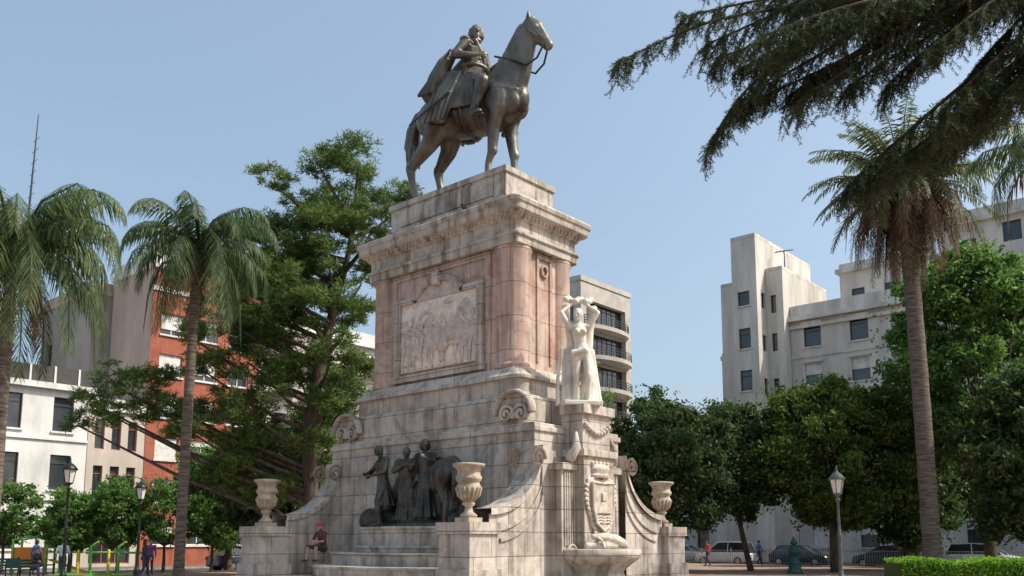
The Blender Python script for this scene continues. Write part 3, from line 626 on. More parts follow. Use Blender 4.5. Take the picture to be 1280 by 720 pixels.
def bench(loc,rz):
    b=MB()
    for k in range(4): b.box(-.9,.9,-.22+.12*k,-.13+.12*k,.43,.46,0)
    for k in range(3): b.box(-.9,.9,.27+.02*k,.3+.02*k,.52+.13*k,.62+.13*k,0)
    for x in(-.8,.8):
        b.tube([(x,-.25,0),(x,-.2,.4),(x,.2,.42),(x,.34,.92)],[.03]*4,1,6); b.tube([(x,.2,.42),(x,.32,0)],[.03]*2,1,6)
    b.obj('park_bench',['green','iron'],None,loc,rz)
bench((-21.0,37.9,0),rad(-110)); bench((-23.3,40.5,0),rad(200))
b=MB(); b.lathe([(.42,0),(.42,.12),(.34,.16),(.3,.5),(.33,.55),(.24,.62),(.2,.95),(.3,1.05),(.34,1.15),(.24,1.18),(.14,1.3),(.14,1.5),(.2,1.56),(.16,1.66),(.06,1.74),(.07,1.8),(.01,1.92)],0,0,0,12)
for k in range(4):
    a=math.pi/2*k; b.tube([(.2*math.cos(a),.2*math.sin(a),.9),(.38*math.cos(a),.38*math.sin(a),.95),(.4*math.cos(a),.4*math.sin(a),.85)],[.03]*3,0,6)
b.obj('drinking_fountain',['green'],None,(14.6,46,0))
b=MB()
for (x,y) in((0,0),(1.6,0),(0,1.2),(1.6,1.2)): b.tube([(x,y,0),(x,y,1.7)],[.06,.06],0,8)
b.box(.05,1.55,0,.04,.5,1.35,1); b.box(.05,.1,0,1.2,.7,1.3,1); b.box(0,1.6,0,1.2,.42,.48,2)
b.add([(1.6,.2,.75),(1.6,1,.75),(3.3,1,.1),(3.3,.2,.1),(1.6,.2,.7),(1.6,1,.7),(3.3,1,.05),(3.3,.2,.05)],[(0,1,2,3),(4,7,6,5),(0,3,7,4),(1,5,6,2),(3,2,6,7)],2)
for y in(0,1.2): b.tube([(0,y,1.7),(.8,y,1.9),(1.6,y,1.7)],[.05]*3,0,6)
b.obj('playground_slide',['lime','orange','yellow'],None,(-25.0,44.5,0),rad(10))
def exerc(loc):
    b=MB(); b.tube([(0,0,0),(0,0,1.4),(.3,0,1.6)],[.07]*3,0,8); b.tube([(.8,0,0),(.8,0,1.2)],[.07]*2,1,8); b.tube([(-.2,0,1.1),(1.0,0,1.1)],[.05]*2,0,8); b.tube([(.3,-.3,1.6),(.3,.3,1.6)],[.04]*2,1,8); b.box(-.2,1.0,-.3,.3,0,.08,0)
    b.obj('outdoor_gym_machine',['lime','yellow'],None,loc,rad(25))
exerc((-20.6,43.5,0)); exerc((-18.8,42.5,0)); exerc((-22.6,44.5,0))
# ================================================================= CARS
def car(loc,rz,colr,L=4.3,h=1.5,van=False):
    k='paint'+str(R.random()); M[k]=pm('car_paint',colr,tuple(x*.9 for x in colr),2,.25,.1,0,(1,1,1),.6)
    b=MB(); w=.86
    st=[(-.5,.38,.80,.80),(-.485,.3,.9,.97),(-.4,.22,.98,1),(-.2,.2,.98,1),(.15,.2,.97,1),(.3,.22,.93,1),(.44,.25,.82,.97),(.49,.32,.68,.85),(.5,.36,.6,.8)]
    rs=[]
    for x,z0,z1,ww in st:
        W=w*ww; rs.append([(x*L,-W*.92,z0),(x*L,-W,z0+.12),(x*L,-W,z1-.15),(x*L,-W*.93,z1),(x*L,W*.93,z1),(x*L,W,z1-.15),(x*L,W,z0+.12),(x*L,W*.92,z0)])
    b.rings(rs,0,True)
    rx=(-.47 if van else -.44,-.40 if van else -.33,.06,.28)
    for s in(-1,1):
        pts=[(rx[0]*L,s*w*.9,.92),(rx[3]*L,s*w*.9,.92),(rx[2]*L,s*w*.72,h-.04),(-.1*L,s*w*.74,h),(rx[1]*L,s*w*.72,h-.03)]
        b.add(pts,[(0,1,2,3,4) if s<0 else (4,3,2,1,0)],1)
        for xa,za,xb,zb in ((rx[0],.92,rx[1],h-.03),(rx[3],.92,rx[2],h-.04)):
            b.tube([(xa*L,s*w*.9,za),(xb*L,s*w*.73,zb)],[.035]*2,0,6)
        b.tube([(-.12*L,s*w*.905,.92),(-.13*L,s*w*.745,h-.02)],[.03]*2,0,6)
        b.tube([(rx[1]*L,s*w*.72,h-.03),(-.1*L,s*w*.735,h-.0),(rx[2]*L,s*w*.72,h-.04)],[.03]*3,0,6)
        b.box(.36*L,.37*L+.1,s*.62-.14,s*.62+.14,.6,.72,3); b.box(-.5*L-.012,-.49*L,s*.66-.12,s*.66+.12,.66,.86,4)
        b.ell((.2*L,s*(w+.08),.98),(.06,.1,.07),0,seg=8)
    b.add([(rx[3]*L,-w*.9,.92),(rx[3]*L,w*.9,.92),(rx[2]*L,w*.72,h-.04),(rx[2]*L,-w*.72,h-.04)],[(0,1,2,3)],1)
    b.add([(rx[0]*L,w*.9,.92),(rx[0]*L,-w*.9,.92),(rx[1]*L,-w*.72,h-.03),(rx[1]*L,w*.72,h-.03)],[(0,1,2,3)],1)
    b.add([(rx[1]*L,-w*.72,h-.03),(-.1*L,-w*.74,h),(rx[2]*L,-w*.72,h-.04),(rx[2]*L,w*.72,h-.04),(-.1*L,w*.74,h),(rx[1]*L,w*.72,h-.03)],[(0,1,4,5),(1,2,3,4)],0)
    for x in(-.31*L,.31*L):
        for s in(-1,1):
            ring=lambda r,y:[(x+r*math.cos(2*math.pi*j/20),y,.32+r*math.sin(2*math.pi*j/20)) for j in range(20)]
            ya,yb=s*(w-.2),s*(w+.01)
            b.rings([ring(.32,ya),ring(.32,yb),ring(.2,yb+s*.004)],2,False); b.rings([ring(.2,yb+s*.006),ring(.05,yb+s*.02)],3,False)
    return b.obj('parked_car',[k,'glass','tyre','rim','red'],None,loc,rz)
RF=(24.3,75.0); LFo=(-29.5,55.0); B=rad(49)
def RW(x,y,z=0): return (RF[0]+math.cos(A)*x-math.sin(A)*y, RF[1]+math.sin(A)*x+math.cos(A)*y,z)
def LW(x,y,z=0): return (LFo[0]+math.cos(B)*x-math.sin(B)*y, LFo[1]+math.sin(B)*x+math.cos(B)*y,z)
zr=-.13
car(RW(-1.5,-10.4,zr),A+math.pi,(.7,.7,.7),4.6,1.75,True); car(RW(4.5,-10.4,zr),A,(.03,.035,.04)); car(RW(10.5,-10.4,zr),A+math.pi,(.04,.05,.07)); car(RW(16.5,-10.4,zr),A,(.75,.75,.75),4.5,1.65,True)
car(RW(-8,-4.8,zr),A,(.5,.5,.52)); car(RW(-14,-10.4,zr),A,(.3,.04,.04))
for x,cc in((8,(.06,.08,.14)),(14,(.03,.03,.035)),(20,(.6,.6,.6)),(26,(.3,.05,.04)),(32,(.03,.03,.03))): car(LW(x,-10.6,zr),B,cc)
# ================================================================= BUILDINGS
def wall(mb,o,u,W,Ht,wins,m=0,dep=.22):
    o=V(o);u=V(u).normalized();n=u.cross(V((0,0,1)))
    pt=lambda x,z,d=0:o+u*x+V((0,0,z))+n*d
    xs=sorted({0,W,*[w[0] for w in wins],*[w[1] for w in wins]}); zs=sorted({0,Ht,*[w[2] for w in wins],*[w[3] for w in wins]})
    for i in range(len(xs)-1):
        for j in range(len(zs)-1):
            cx=(xs[i]+xs[i+1])/2;cz=(zs[j]+zs[j+1])/2
            if any(w[0]<cx<w[1] and w[2]<cz<w[3] for w in wins): continue
            mb.add([pt(xs[i],zs[j]),pt(xs[i+1],zs[j]),pt(xs[i+1],zs[j+1]),pt(xs[i],zs[j+1])],[(0,1,2,3)],m)
    def bx(x0,x1,z0,z1,d0,d1,mm):
        mb.add([pt(x0,z0,d0),pt(x1,z0,d0),pt(x1,z1,d0),pt(x0,z1,d0),pt(x0,z0,d1),pt(x1,z0,d1),pt(x1,z1,d1),pt(x0,z1,d1)],
               [(4,5,6,7),(0,4,7,3),(1,2,6,5),(3,7,6,2),(0,1,5,4)],mm)
    for w in wins:
        x0,x1,z0,z1=w[:4]; k=w[4] if len(w)>4 else ''
        for a,bq in(((x0,z0),(x1,z0)),((x1,z0),(x1,z1)),((x1,z1),(x0,z1)),((x0,z1),(x0,z0))):
            mb.add([pt(*a),pt(*bq),pt(*bq,-dep),pt(*a,-dep)],[(0,1,2,3)],m)
        mb.add([pt(x0,z0,-dep),pt(x1,z0,-dep),pt(x1,z1,-dep),pt(x0,z1,-dep)],[(0,1,2,3)],1)
        t=.07; f=5 if 'd' in k else 2
        for q in((x0,x0+t,z0,z1),(x1-t,x1,z0,z1),(x0+t,x1-t,z0,z0+t),(x0+t,x1-t,z1-t,z1)): bx(*q,-dep+.003,-dep+.06,f)
        nm=max(1,int((x1-x0)/.8))
        for i in range(1,nm):
            xx=x0+(x1-x0)*i/nm; bx(xx-.03,xx+.03,z0+t,z1-t,-dep+.003,-dep+.05,f)
        if z1-z0>1.8: bx(x0+t,x1-t,z1-.55,z1-.49,-dep+.003,-dep+.055,f)
        if 'b' in k and R.random()<.75:
            hh=(z1-z0)*R.choice([.3,.5,.5,.75,1.0]); bx(x0+.03,x1-.03,z1-hh+.03,z1-.01,-dep+.062,-dep+.09,4)
        if 's' in k: bx(x0-.1,x1+.1,z0-.12,z0-.002,.0,.12,3)
        if 'h' in k: bx(x0-.15,x1+.15,z1+.12,z1+.3,0,.22,3)
        if 'a' in k and R.random()<.3: bx(x1+.25,x1+.95,z0-.1,z0+.4,.05,.4,2)
        if 'v' in k:
            bx(x0-.45,x1+.45,z0-.2,z0-.05,0,.9,3)
            bx(x0-.42,x1+.42,z0+.92,z0+.97,.84,.88,5)
            nn=int((x1-x0+.84)/.13)
            for i in range(nn+1):
                xx=x0-.42+(x1-x0+.84)*i/nn; bx(xx-.012,xx+.012,z0-.05,z0+.92,.85,.87,5)
    return bx
def grid(W,x0,dx,w,z0,dz,nz,h,kinds='bs'):
    out=[];x=x0
    while x+w<W-.3:
        for j in range(nz): out.append((x,x+w,z0+j*dz,z0+j*dz+h,kinds))
        x+=dx
    return out
def building(name,loc,rz,W,Dp,Ht,front,mats,left=(),right=(),side_m=0,parapet=.9,bands=(),extra=None,cornice=.35):
    b=MB()
    bx=wall(b,(0,0,0),(1,0,0),W,Ht,front)
    wall(b,(0,Dp,0),(0,-1,0),Dp,Ht,list(left),side_m)
    wall(b,(W,0,0),(0,1,0),Dp,Ht,list(right),side_m)
    wall(b,(W,Dp,0),(-1,0,0),W,Ht,[],side_m)
    b.add([(0,0,Ht),(W,0,Ht),(W,Dp,Ht),(0,Dp,Ht)],[(0,1,2,3)],3)
    for z,hh,d in bands: bx(-.02,W+.02,z,z+hh,.002,d,3)
    if cornice: b.box(-cornice,W+cornice,-cornice,Dp+.1,Ht-.35,Ht+.02,3)
    if parapet:
        b.box(0,W,0,.25,Ht+.02,Ht+parapet,3); b.box(0,.25,.25,Dp,Ht+.02,Ht+parapet,3); b.box(W-.25,W,.25,Dp,Ht+.02,Ht+parapet,3)
    if extra: extra(b,bx)
    return b.obj(name,mats,None,loc,rz)
std=['deco','glass','frame','deco2','blind','dframe']
building('deco_apartment_building',RW(0,0),A,38,14,20.9,grid(38,1.15,3.95,1.5,1.2,3.4,6,1.9,'dbsha'),std,bands=[(3.9,.25,.18),(14.0,.2,.15),(17.3,.12,.1),(19.9,.3,.25)],cornice=.55,parapet=1.1)
building('deco_attic',RW(3.2,3.5,20.9),A,7.5,9,4.6,grid(7.5,1.0,2.8,1.1,1.2,3,1,1.5,'d'),std,parapet=.5,cornice=.3)
building('deco_attic',RW(12,2.5,20.9),A,24,10,6.3,grid(24,1.2,3.2,1.3,.9,3,2,1.6,'db'),std,parapet=.8,cornice=.4)
building('deco_tower',RW(-3.9,-3),A,2.3,12,28.0,[(.5,1.6,22.0,23.3,'ds'),(.5,1.6,18.2,20,'ds'),(.5,1.6,14.5,16.3,'ds'),(.5,1.6,10.5,12.3,'ds'),(.5,1.6,6.5,8.3,'ds')],std,right=[(.9,1.6,21.8,23.2,'d'),(.9,1.6,18,19.4,'d'),(.9,1.6,14.2,15.6,'d')],parapet=.35,cornice=.0)
building('deco_tower',RW(-5.3,-2.4),A,1.35,11,24.2,[],std,parapet=.3,cornice=0)
building('deco_tower',RW(-1.59,-1.2),A,1.55,10,25.2,[(.4,.9,21.4,23,'d'),(.4,.9,18,19.6,'d'),(.4,.9,14,15.6,'d')],std,parapet=.3,cornice=0)
building('deco_annex',RW(-6.9,.5),A,1.6,11,18.6,[(.3,.9,15.4,16.8,'d')],std,parapet=.3,cornice=.1)
building('white_row_house',RW(-22,1.5),A,14.9,10,9.5,grid(14.9,1.1,2.6,1.2,1.0,3.1,3,1.9,'dbs'),['white','glass','frame','deco2','blind','dframe'],parapet=.8)
building('white_row_house',RW(-46,4),A,23,12,12.5,grid(23,1.1,3,1.3,1.0,3.6,3,2,'dbs'),['beige','glass','frame','deco2','blind','dframe'],parapet=.8)
b=MB(); b.tube([(0,0,0),(0,0,2.2)],[.06,.04],0,6); b.tube([(-.8,0,2.0),(.8,0,2.25)],[.04]*2,0,6)
for k in range(7): b.tube([(-.75+.25*k,-.35+.03*k,2.02+.035*k),(-.75+.25*k,.35-.03*k,2.02+.035*k)],[.025]*2,0,6)
b.obj('tv_antenna',['rail'],None,RW(-.5,.5,25.2),rad(0))
b=MB(); Wd,Dp,Ht=6.5,8.5,26.6
wall(b,(0,0,0),(1,0,0),Wd,Ht,[(4.0,5.6,1+3.1*k,3.0+3.1*k,'d') for k in range(8)])
wall(b,(Wd,0,0),(0,1,0),Dp,Ht,[(.9,7.6,.6+3.1*k,3.2+3.1*k,'d') for k in range(8)],0,.6)
wall(b,(Wd,Dp,0),(-1,0,0),Wd,Ht,[]); wall(b,(0,Dp,0),(0,-1,0),Dp,Ht,[])
b.add([(0,0,Ht),(Wd,0,Ht),(Wd,Dp,Ht),(0,Dp,Ht)],[(0,1,2,3)],3)
b.box(-.1,Wd+.1,-.1,Dp+.1,Ht+.01,Ht+.5,3)
for k in range(8):
    z=.35+3.1*k; ext=1.1 if k==7 else 1.7
    ring=lambda zz,o:[(Wd+.003,.5,zz)]+[(Wd+(ext+o)*math.sin(math.pi*t/14)**.5,.5+7.5*t/14,zz) for t in range(1,14)]+[(Wd+.003,8.0,zz)]
    b.rings([ring(z,0),ring(z+.4,0)],3,False)
    for o in(.35,.6,.85):
        pts=ring(z+.4+o,-.08); b.tube(pts,[.035]*len(pts),5,5,rec=False)
    for p in ring(z+.4,-.08): b.tube([p,(p[0],p[1],p[2]+.85)],[.025]*2,5,5,rec=False)
b.obj('balcony_apartment_block',['conc','glass','frame','conc','blind','rail'],None,(6.6-6.5*.755,82+6.5*.656,0),A)
building('white_house',LW(-16,0),B,18.7,12,11.6,grid(18.7,1.0,3.1,1.25,1.2,3.7,3,2.2,'ds'),['white','glass','frame','white','blind','dframe'],parapet=0,bands=[(4.2,.2,.15),(8.0,.15,.12)],
  extra=lambda b,bx:(bx(-.0,18.7,11.65,12.75,-.3,-.25,5),[bx(x*1.5,x*1.5+.12,11.63,12.8,-.32,-.2,3) for x in range(13)]))
building('shuttered_house',LW(2.75,.0),B,3.8,9,10.6,grid(3.8,.45,1.1,.62,4.6,3.1,2,2.0,'d')+[(.5,3.2,.2,3.0,'d')],['beige','glass','frame','white','blind','brick'],parapet=.5,cornice=.2,bands=[(3.6,.3,.2)])
building('brick_apartment_building',LW(6.6,0),B,8.6,6.2,21.2,[(x,x+1.7,1.4+2.95*k,2.95+2.95*k,'bsa') for x in(.7,3.4,6.1) for k in range(6)],['brick','glass','frame','white','blind','frame','tan'],side_m=6,parapet=.8,cornice=.2,bands=[(19.2,.3,.1)])
building('grey_apartment_building',LW(5.2,6.4),B,12,9,20.2,[],['grey','glass','frame','tan','blind','dframe'],left=[(1.2,2.2,15,17,'d'),(1.2,2.2,11,13,'d')],parapet=.6,cornice=.1)
building('beige_apartment_building',LW(15.3,0),B,17,11,18.6,grid(17,1.2,3.2,1.6,1.3,3.0,6,1.9,'bv'),['beige','glass','frame','white','blind','rail'],parapet=.9,cornice=.3)
building('grey_office_building',LW(33,0),B,20,11,15.6,grid(20,1.0,2.7,1.4,1.3,3.1,5,1.7,'dbs'),['grey','glass','frame','conc','blind','rail'],parapet=.9)
building('brown_apartment_building',LW(-9,14),B,11.5,10,19.5,grid(11.5,.8,2.0,1.2,1,3,6,1.7,'d'),['grey','glass','frame','tan','blind','dframe'],parapet=.5)
b=MB(); b.tube([(0,0,0),(.25,0,9),(.45,0,17.5)],[.14,.09,.04],0,6)
for k in range(16): b.tube([(.03*k-.25,0,k),(.03*k+.25,0,k+.5)],[.02]*2,0,5)
b.obj('radio_mast',['rail'],None,(-41.0,71.2,20.4),0)
# ================================================================= GROUND
M['plaza']=pm('plaza_gravel',(.36,.25,.19),(.23,.15,.11),1.4,.95,0,.3)
M['earth']=pm('ground_mat',(.22,.17,.12),(.14,.11,.08),.3,.95)
M['asphalt']=pm('asphalt',(.06,.06,.06),(.04,.04,.042),2,.9,0,.2)
M['side']=stone('sidewalk_tiles',(.38,.36,.33),(.33,.31,.28),.6,.6,.02,.3)
M['paint']=pm('road_paint',(.7,.7,.68),None,3,.7)
b=MB(); b.add([(-400,-200,-.16),(400,-200,-.16),(400,700,-.16),(-400,700,-.16)],[(0,1,2,3)],0); b.obj('ground',['earth'])
def strip(name,fn,x0,x1,y0,y1,z0,z1,mat):
    b=MB(); P=[fn(x0,y0),fn(x1,y0),fn(x1,y1),fn(x0,y1)]
    vs=[(p[0],p[1],z0) for p in P]+[(p[0],p[1],z1) for p in P]
    b.add(vs,[(4,5,6,7),(0,1,5,4),(1,2,6,5),(2,3,7,6),(3,0,4,7)],0); b.obj(name,[mat])
e1=V((math.cos(A),math.sin(A),0)); e2=V((-math.sin(A),math.cos(A),0))
lo=V((*LFo,0)); ro=V((*RF,0))
u0=lo.dot(e1)+12; v1=ro.dot(e2)-12
def UV(u,v): p=e1*u+e2*v; return (p.x,p.y)
strip('plaza_paving',UV,u0,120,-80,v1,-.1,0,'plaza')
strip('road',UV,u0-8.6,u0,-80,v1+8.6,-.155,-.13,'asphalt'); strip('road',UV,u0+.0,120,v1,v1+8.6,-.155,-.13,'asphalt')
strip('sidewalk',UV,u0-12,u0-8.6,-80,v1+8.6,-.15,0,'side'); strip('sidewalk',UV,u0-8.6,120,v1+8.6,v1+12,-.15,0,'side')
for k in range(30):
    if -58+4*k<v1: strip('road_marking',UV,u0-4.4,u0-4.25,-60+4*k,-58+4*k,-.129,-.126,'paint')
b=MB(); L=46
for k in range(int(L/.16)): b.box(.16*k-.01,.16*k+.01,-.01,.01,.05,1.05)
for z in(.15,1.0): b.box(0,L,-.02,.02,z,z+.04)
for k in range(20): b.box(2.4*k-.03,2.4*k+.03,-.03,.03,0,1.2)
b.obj('iron_fence',['fence'],None,RW(-26,-13.2),A)
# ================================================================= TREES
def palm(name,loc,h,tr,nf,flen,mat,leaflen,lw,e_lo,e_hi,droop,nl=46,dead=0,lean=(0,0),bulge=1.0,plum=.5,deadl=(.45,.8)):
    b=MB(); K=22; pts=[];rr=[]
    for k in range(K+1):
        t=k/K; pts.append((lean[0]*t*t,lean[1]*t*t,h*t)); rr.append(tr*(1.25 if k==0 else 1.05 if k==1 else 1-.12*t)*(1+.04*(k%2)))
    rr[-1]*=bulge; rr[-2]*=bulge*.9
    b.tube(pts,rr,0,14,rec=False)
    root=b.obj(name,['palmbark'],None,loc)
    top=np.array([lean[0],lean[1],h]); VV=[];mi=[]
    rach=MB()
    for i in range(nf+dead):
        isd=i>=nf
        az=i*2.39996+R.uniform(-.2,.2)
        if isd: el=rad(R.uniform(-65,10)); L=flen*R.uniform(*deadl); dr=droop*1.5
        else:
            q=(i+.5)/nf; el=e_hi+(e_lo-e_hi)*q+R.uniform(-.12,.12); L=flen*R.uniform(.85,1.1)*(1-.15*(1-q)); dr=droop*R.uniform(.8,1.25)
        S=nl if not isd else int(nl*.7); p=top.copy()+np.array([math.cos(az)*tr*.6,math.sin(az)*tr*.6,R.uniform(-.3,.2) if not isd else -.1-R.random()*.8]); ang=el; ps=[p.copy()];ds=[]
        for k in range(S):
            d=np.array([math.cos(az)*math.cos(ang),math.sin(az)*math.cos(ang),math.sin(ang)]); ds.append(d); p=p+d*L/S; ps.append(p.copy()); ang-=dr/S*(.4+1.4*k/S); ang=max(ang,-1.5)
        rach.tube([ps[0],ps[S//3],ps[2*S//3],ps[S-1]],[.035*flen/3,.025*flen/3,.015*flen/3,.005],0,5,rec=False,cap=False)
        sdv=np.array([-math.sin(az),math.cos(az),0])
        tw=R.uniform(-.5,.5)
        for k in range(2,S):
            t=k/S; ll=leaflen*(math.sin(math.pi*min(1,t*.85+.12))**.6)*R.uniform(.8,1.15)
            for sg in(1,-1):
                dz=-(plum+R.uniform(-.2,.6))*(1 if not isd else 2)
                dd=sdv*sg*R.uniform(.7,1.1)+ds[k]*R.uniform(.3,.8)+np.array([0,0,dz+.25*sg*tw]); dd/=np.linalg.norm(dd)
                wv=ds[k]*lw
                a=ps[k]; m=a+dd*ll*.55; e=m+(dd*.8+np.array([0,0,-.45*plum]))*ll*.45
                VV+= [a-wv*.4,a+wv*.4,m+wv,m-wv, m-wv,m+wv,e+wv*.15,e-wv*.15]; mi+=[1 if isd else 0]*2
    f=np.arange(len(VV)).reshape(-1,4)
    npmesh('fronds',np.array(VV),f,[mat,'dead'],root,mi=mi)
    rach.obj('frond_stems',['dead' if dead>10 else mat],root)
    return root
palm('queen_palm',(-13.1,22.3,0),9.6,.17,34,4.4,'palm',.9,.024,rad(-35),rad(80),2.5,84,4,(.0,0),1.1,1.1)
palm('queen_palm',(-11.4,30.5,0),12.2,.18,32,4.0,'palm',.85,.025,rad(-35),rad(80),2.4,76,5,(.15,0),1.1,1.0)
palm('canary_island_palm',(18.9,40,0),18.6,.40,80,4.9,'cpalm',.62,.036,rad(-15),rad(85),1.3,50,130,(-.3,0),1.6,.4,(.6,1.0))
palm('queen_palm',(17.0,26,0),13.8,.2,22,4.0,'palm',.8,.024,rad(-30),rad(70),2.1,60,2,(0,0),1.1,.9)
S=.0362
pads=[(450,205,42),(402,213,26),(492,232,34),(430,238,40),(516,248,16),(368,246,22),(440,272,40),(338,280,30),(385,298,40),(312,308,28),(472,288,32),(298,350,36),(350,343,40),(420,338,40),(280,392,32),(340,398,44),(402,398,40),(452,350,32),(452,402,28),(308,440,40),(368,458,46),(430,450,34),(440,508,32),(392,518,40),(332,508,38),(282,470,28),(268,538,34),(322,558,40),(382,568,38),(342,606,36),(294,598,30),(392,612,26),(205,488,32),(155,478,26),(122,498,22),(172,520,30),(120,530,18),(222,512,30),(250,520,26)]
pads+=[(350,245,24),(410,255,32),(325,330,34),(375,370,40),(430,380,34),(310,395,34),(400,470,36),(345,470,36),(455,455,26),(300,510,34),(360,540,36),(420,560,30),(300,420,30),(390,340,36),(262,430,26),(410,310,36),(330,305,26),(365,325,30),(320,365,30),(360,420,34),(420,500,30),(280,360,24)]
pc=[]
for (a,bq,r) in pads:
    dy=R.uniform(-2.4,2.4) if a>240 else R.uniform(-1,.5)
    pc.append(((a-395)*S,dy,1.3+(678-bq)*S*1.03,r*S*1.28,r*S*1.2,r*S*.78))
tp=[(0.4,0,0),(.2,0,3),(-.1,.1,6),(.3,0,9),(.9,0,12),(1.6,0,15),(1.7,0,16.6)]
paths=[(tp,[.42,.36,.33,.28,.2,.12,.05])]
for c0 in pc:
    z=max(1.5,c0[2]-abs(c0[0])*.35-1.2); i=min(int(z/3),5); t=(z-3*i)/3; a=V(tp[i]).lerp(V(tp[i+1]),min(t,1))
    e=V((c0[0],c0[1],c0[2]-c0[5]*.4)); m=a.lerp(e,.55)+V((0,0,-.25)); paths.append(([a,m,e],[.13,.08,.035]))
pine=trunkmesh('pine_tree',paths,'bark',(-8.9,38.5,0),7)
pts=cluster_pts(pc,280,14,.38)
n=len(pts); k=6
c=np.repeat(pts,k,0); d=unit(NR.normal(size=(n*k,3))*np.array([1,1,.7])+np.array([0,0,.55])); w=unit(np.cross(d,NR.normal(size=(n*k,3))))
sc=NR.uniform(.7,1.3,(n*k,1)); v,f=quads(c+d*.12*sc,d*.15*sc,w*.020)
npmesh('needles',v,f,['pine'],pine)
def btree(name,loc,clumps,mat,dens,ln,wd,th,tr,sub=16,subr=.46,trunkx=0):
    top=V((trunkx*.4,0,th)); paths=[([(trunkx,0,0),(trunkx*.7,.05,th*.5),top],[tr*1.2,tr,tr*.8])]
    for c0 in clumps:
        e=V((c0[0],c0[1],c0[2])); paths.append((wob(top,e,3,.15),[tr*.5,tr*.35,tr*.22,tr*.1]))
    o=trunkmesh(name,paths,'bark',loc,7)
    leaves('foliage',cluster_pts(clumps,dens,sub,subr,.07),ln,wd,mat,o)
    return o
def crown(rx,ry,z0,z1,n,cr,seed):
    r=random.Random(seed); out=[]
    zc=(z0+z1)/2; hz=(z1-z0)/2
    for i in range(n):
        a=i*2.4+r.uniform(-.3,.3); q=(i+.5)/n; zz=-1+2*q; rr=math.sqrt(max(0,1-zz*zz))
        f=r.uniform(.5,.95)
        s=cr*r.uniform(.5,1.3)
        out.append((rx*rr*f*math.cos(a),ry*rr*f*math.sin(a),zc+hz*zz*.8,s,s,s*.75))
    return out
btree('magnolia_tree',(17.4,48,0),crown(4.3,3.6,2.2,11.0,46,1.25,1),'magn',2100,.14,.058,3.0,.22)
btree('broadleaf_tree',(7.9,47,0),crown(3.3,3,1.2,9.8,36,1.2,2),'dark',2000,.125,.055,2.5,.22)
btree('broadleaf_tree',(12.4,50,0),crown(2.9,3,2.6,9.6,30,1.15,3),'dark',1900,.13,.058,3.0,.16,trunkx=1.0)
btree('broadleaf_tree',(22.6,51,0),crown(3,3,1.0,9.0,28,1.3,12),'dark',1700,.14,.06,2,.22)
btree('plane_tree',(24.8,46,0),crown(5.0,3.5,4.5,18.0,60,1.35,4),'light',1300,.14,.07,4.5,.28)
btree('plane_tree',(24.0,40,0),crown(3.2,3,1.5,10,30,1.2,5),'dark',1400,.14,.07,3,.25)
btree('plane_tree',(-12.3,44,0),crown(3.0,2.5,1.6,7.5,24,1.1,6),'dark',1300,.14,.065,2,.2)
btree('plane_tree',(-16.6,52,0),crown(3.5,2.5,2,8,22,1.2,16),'light',1000,.15,.07,2,.2)
for i,(x,y,rx,h,mt) in enumerate([(-22.4,45,1.5,4.3,'light'),(-20.4,46,1.6,4.9,'light'),(-18.4,47,1.7,5.0,'light'),(-16.2,48,1.6,4.4,'light'),(-27.5,48,1.9,4.8,'light'),(-24.8,50,1.5,3.9,'light'),(-13.0,50,1.6,4.0,'dark')]):
    btree('small_tree',(x,y,0),crown(rx,rx,1.3,h,18,.68,20+i),mt,1800,.10,.048,1.4,.08)
for i,(x,y) in enumerate([(-2,62),(4,64),(10,66),(22,60),(30,56)]):
    btree('street_tree',(x,y,0),crown(3,3,2.5,8.5,20,1.2,40+i),'dark',900,.19,.085,3,.2)
n=36000; p=NR.uniform(0,1,(n,3))*np.array([18,2.0,.95]); face=NR.integers(0,3,n)
p[face==0,2]=.95-NR.uniform(0,.08,(face==0).sum()); p[face==1,1]=NR.uniform(-.06,.1,(face==1).sum()); p[:,2]+=.10*np.sin(p[:,0]*2.1)*np.sin(p[:,0]*.7)+NR.normal(0,.03,n)
hb=MB(); hb.box(0,18,.1,1.9,0,.8); ho=hb.obj('hedge',['dark'],None,(14.6,33.4,0),rad(-4))
leaves('foliage',p,.06,.03,'hedge',ho)
ced_loc=V((13.5,14,0))
boughs=[[(12,15,11.8),(9.0,15,12.0),(6.4,15,11.5),(3.8,15,11.1),(2.0,15,10.3)],
 [(12,15,12),(8,15.4,11.8),(5.6,15.5,11.0),(4.4,15.5,10.0),(3.7,15.5,9.0)],
 [(12,15,12.4),(8,16,12.6),(5.2,16,12.2),(3.4,16,11.8)],
 [(12,16,12.6),(9,16.5,12.4),(6.5,16.5,11.9),(4.6,16.5,11.0)]]
RB=random.Random(11)
for k in range(38):
    ex=3.7+5.4*((k*.618)%1); lowz=8.3+abs(ex-7.0)*.48; ez=lowz+RB.random()**1.2*(12.3-lowz); y=RB.uniform(13.6,16.6)
    sx=12+RB.uniform(-.5,.5); sz=ez+RB.uniform(1.2,2.4)
    mx=ex+(sx-ex)*.55; m2=ex+(sx-ex)*.2
    boughs.append([(sx,14.5,sz),(mx,(y+14.5)/2,sz+.1),(m2,y,(sz*.45+ez*.55)),(ex,y,ez)])
mb=MB(); mb.tube([(0,0,0),(0,0,5),(.1,0,10),(.1,.1,14),(0,0,17)],[.5,.42,.3,.18,.06],0,12,rec=False)
NP=[];ND=[]
def cat(P,t):
    n=len(P)-1; f=t*n; i=min(int(f),n-1); u=f-i
    p0=P[max(i-1,0)];p1=P[i];p2=P[i+1];p3=P[min(i+2,n)]
    return .5*((2*p1)+(-p0+p2)*u+(2*p0-5*p1+4*p2-p3)*u*u+(-p0+3*p1-3*p2+p3)*u**3)
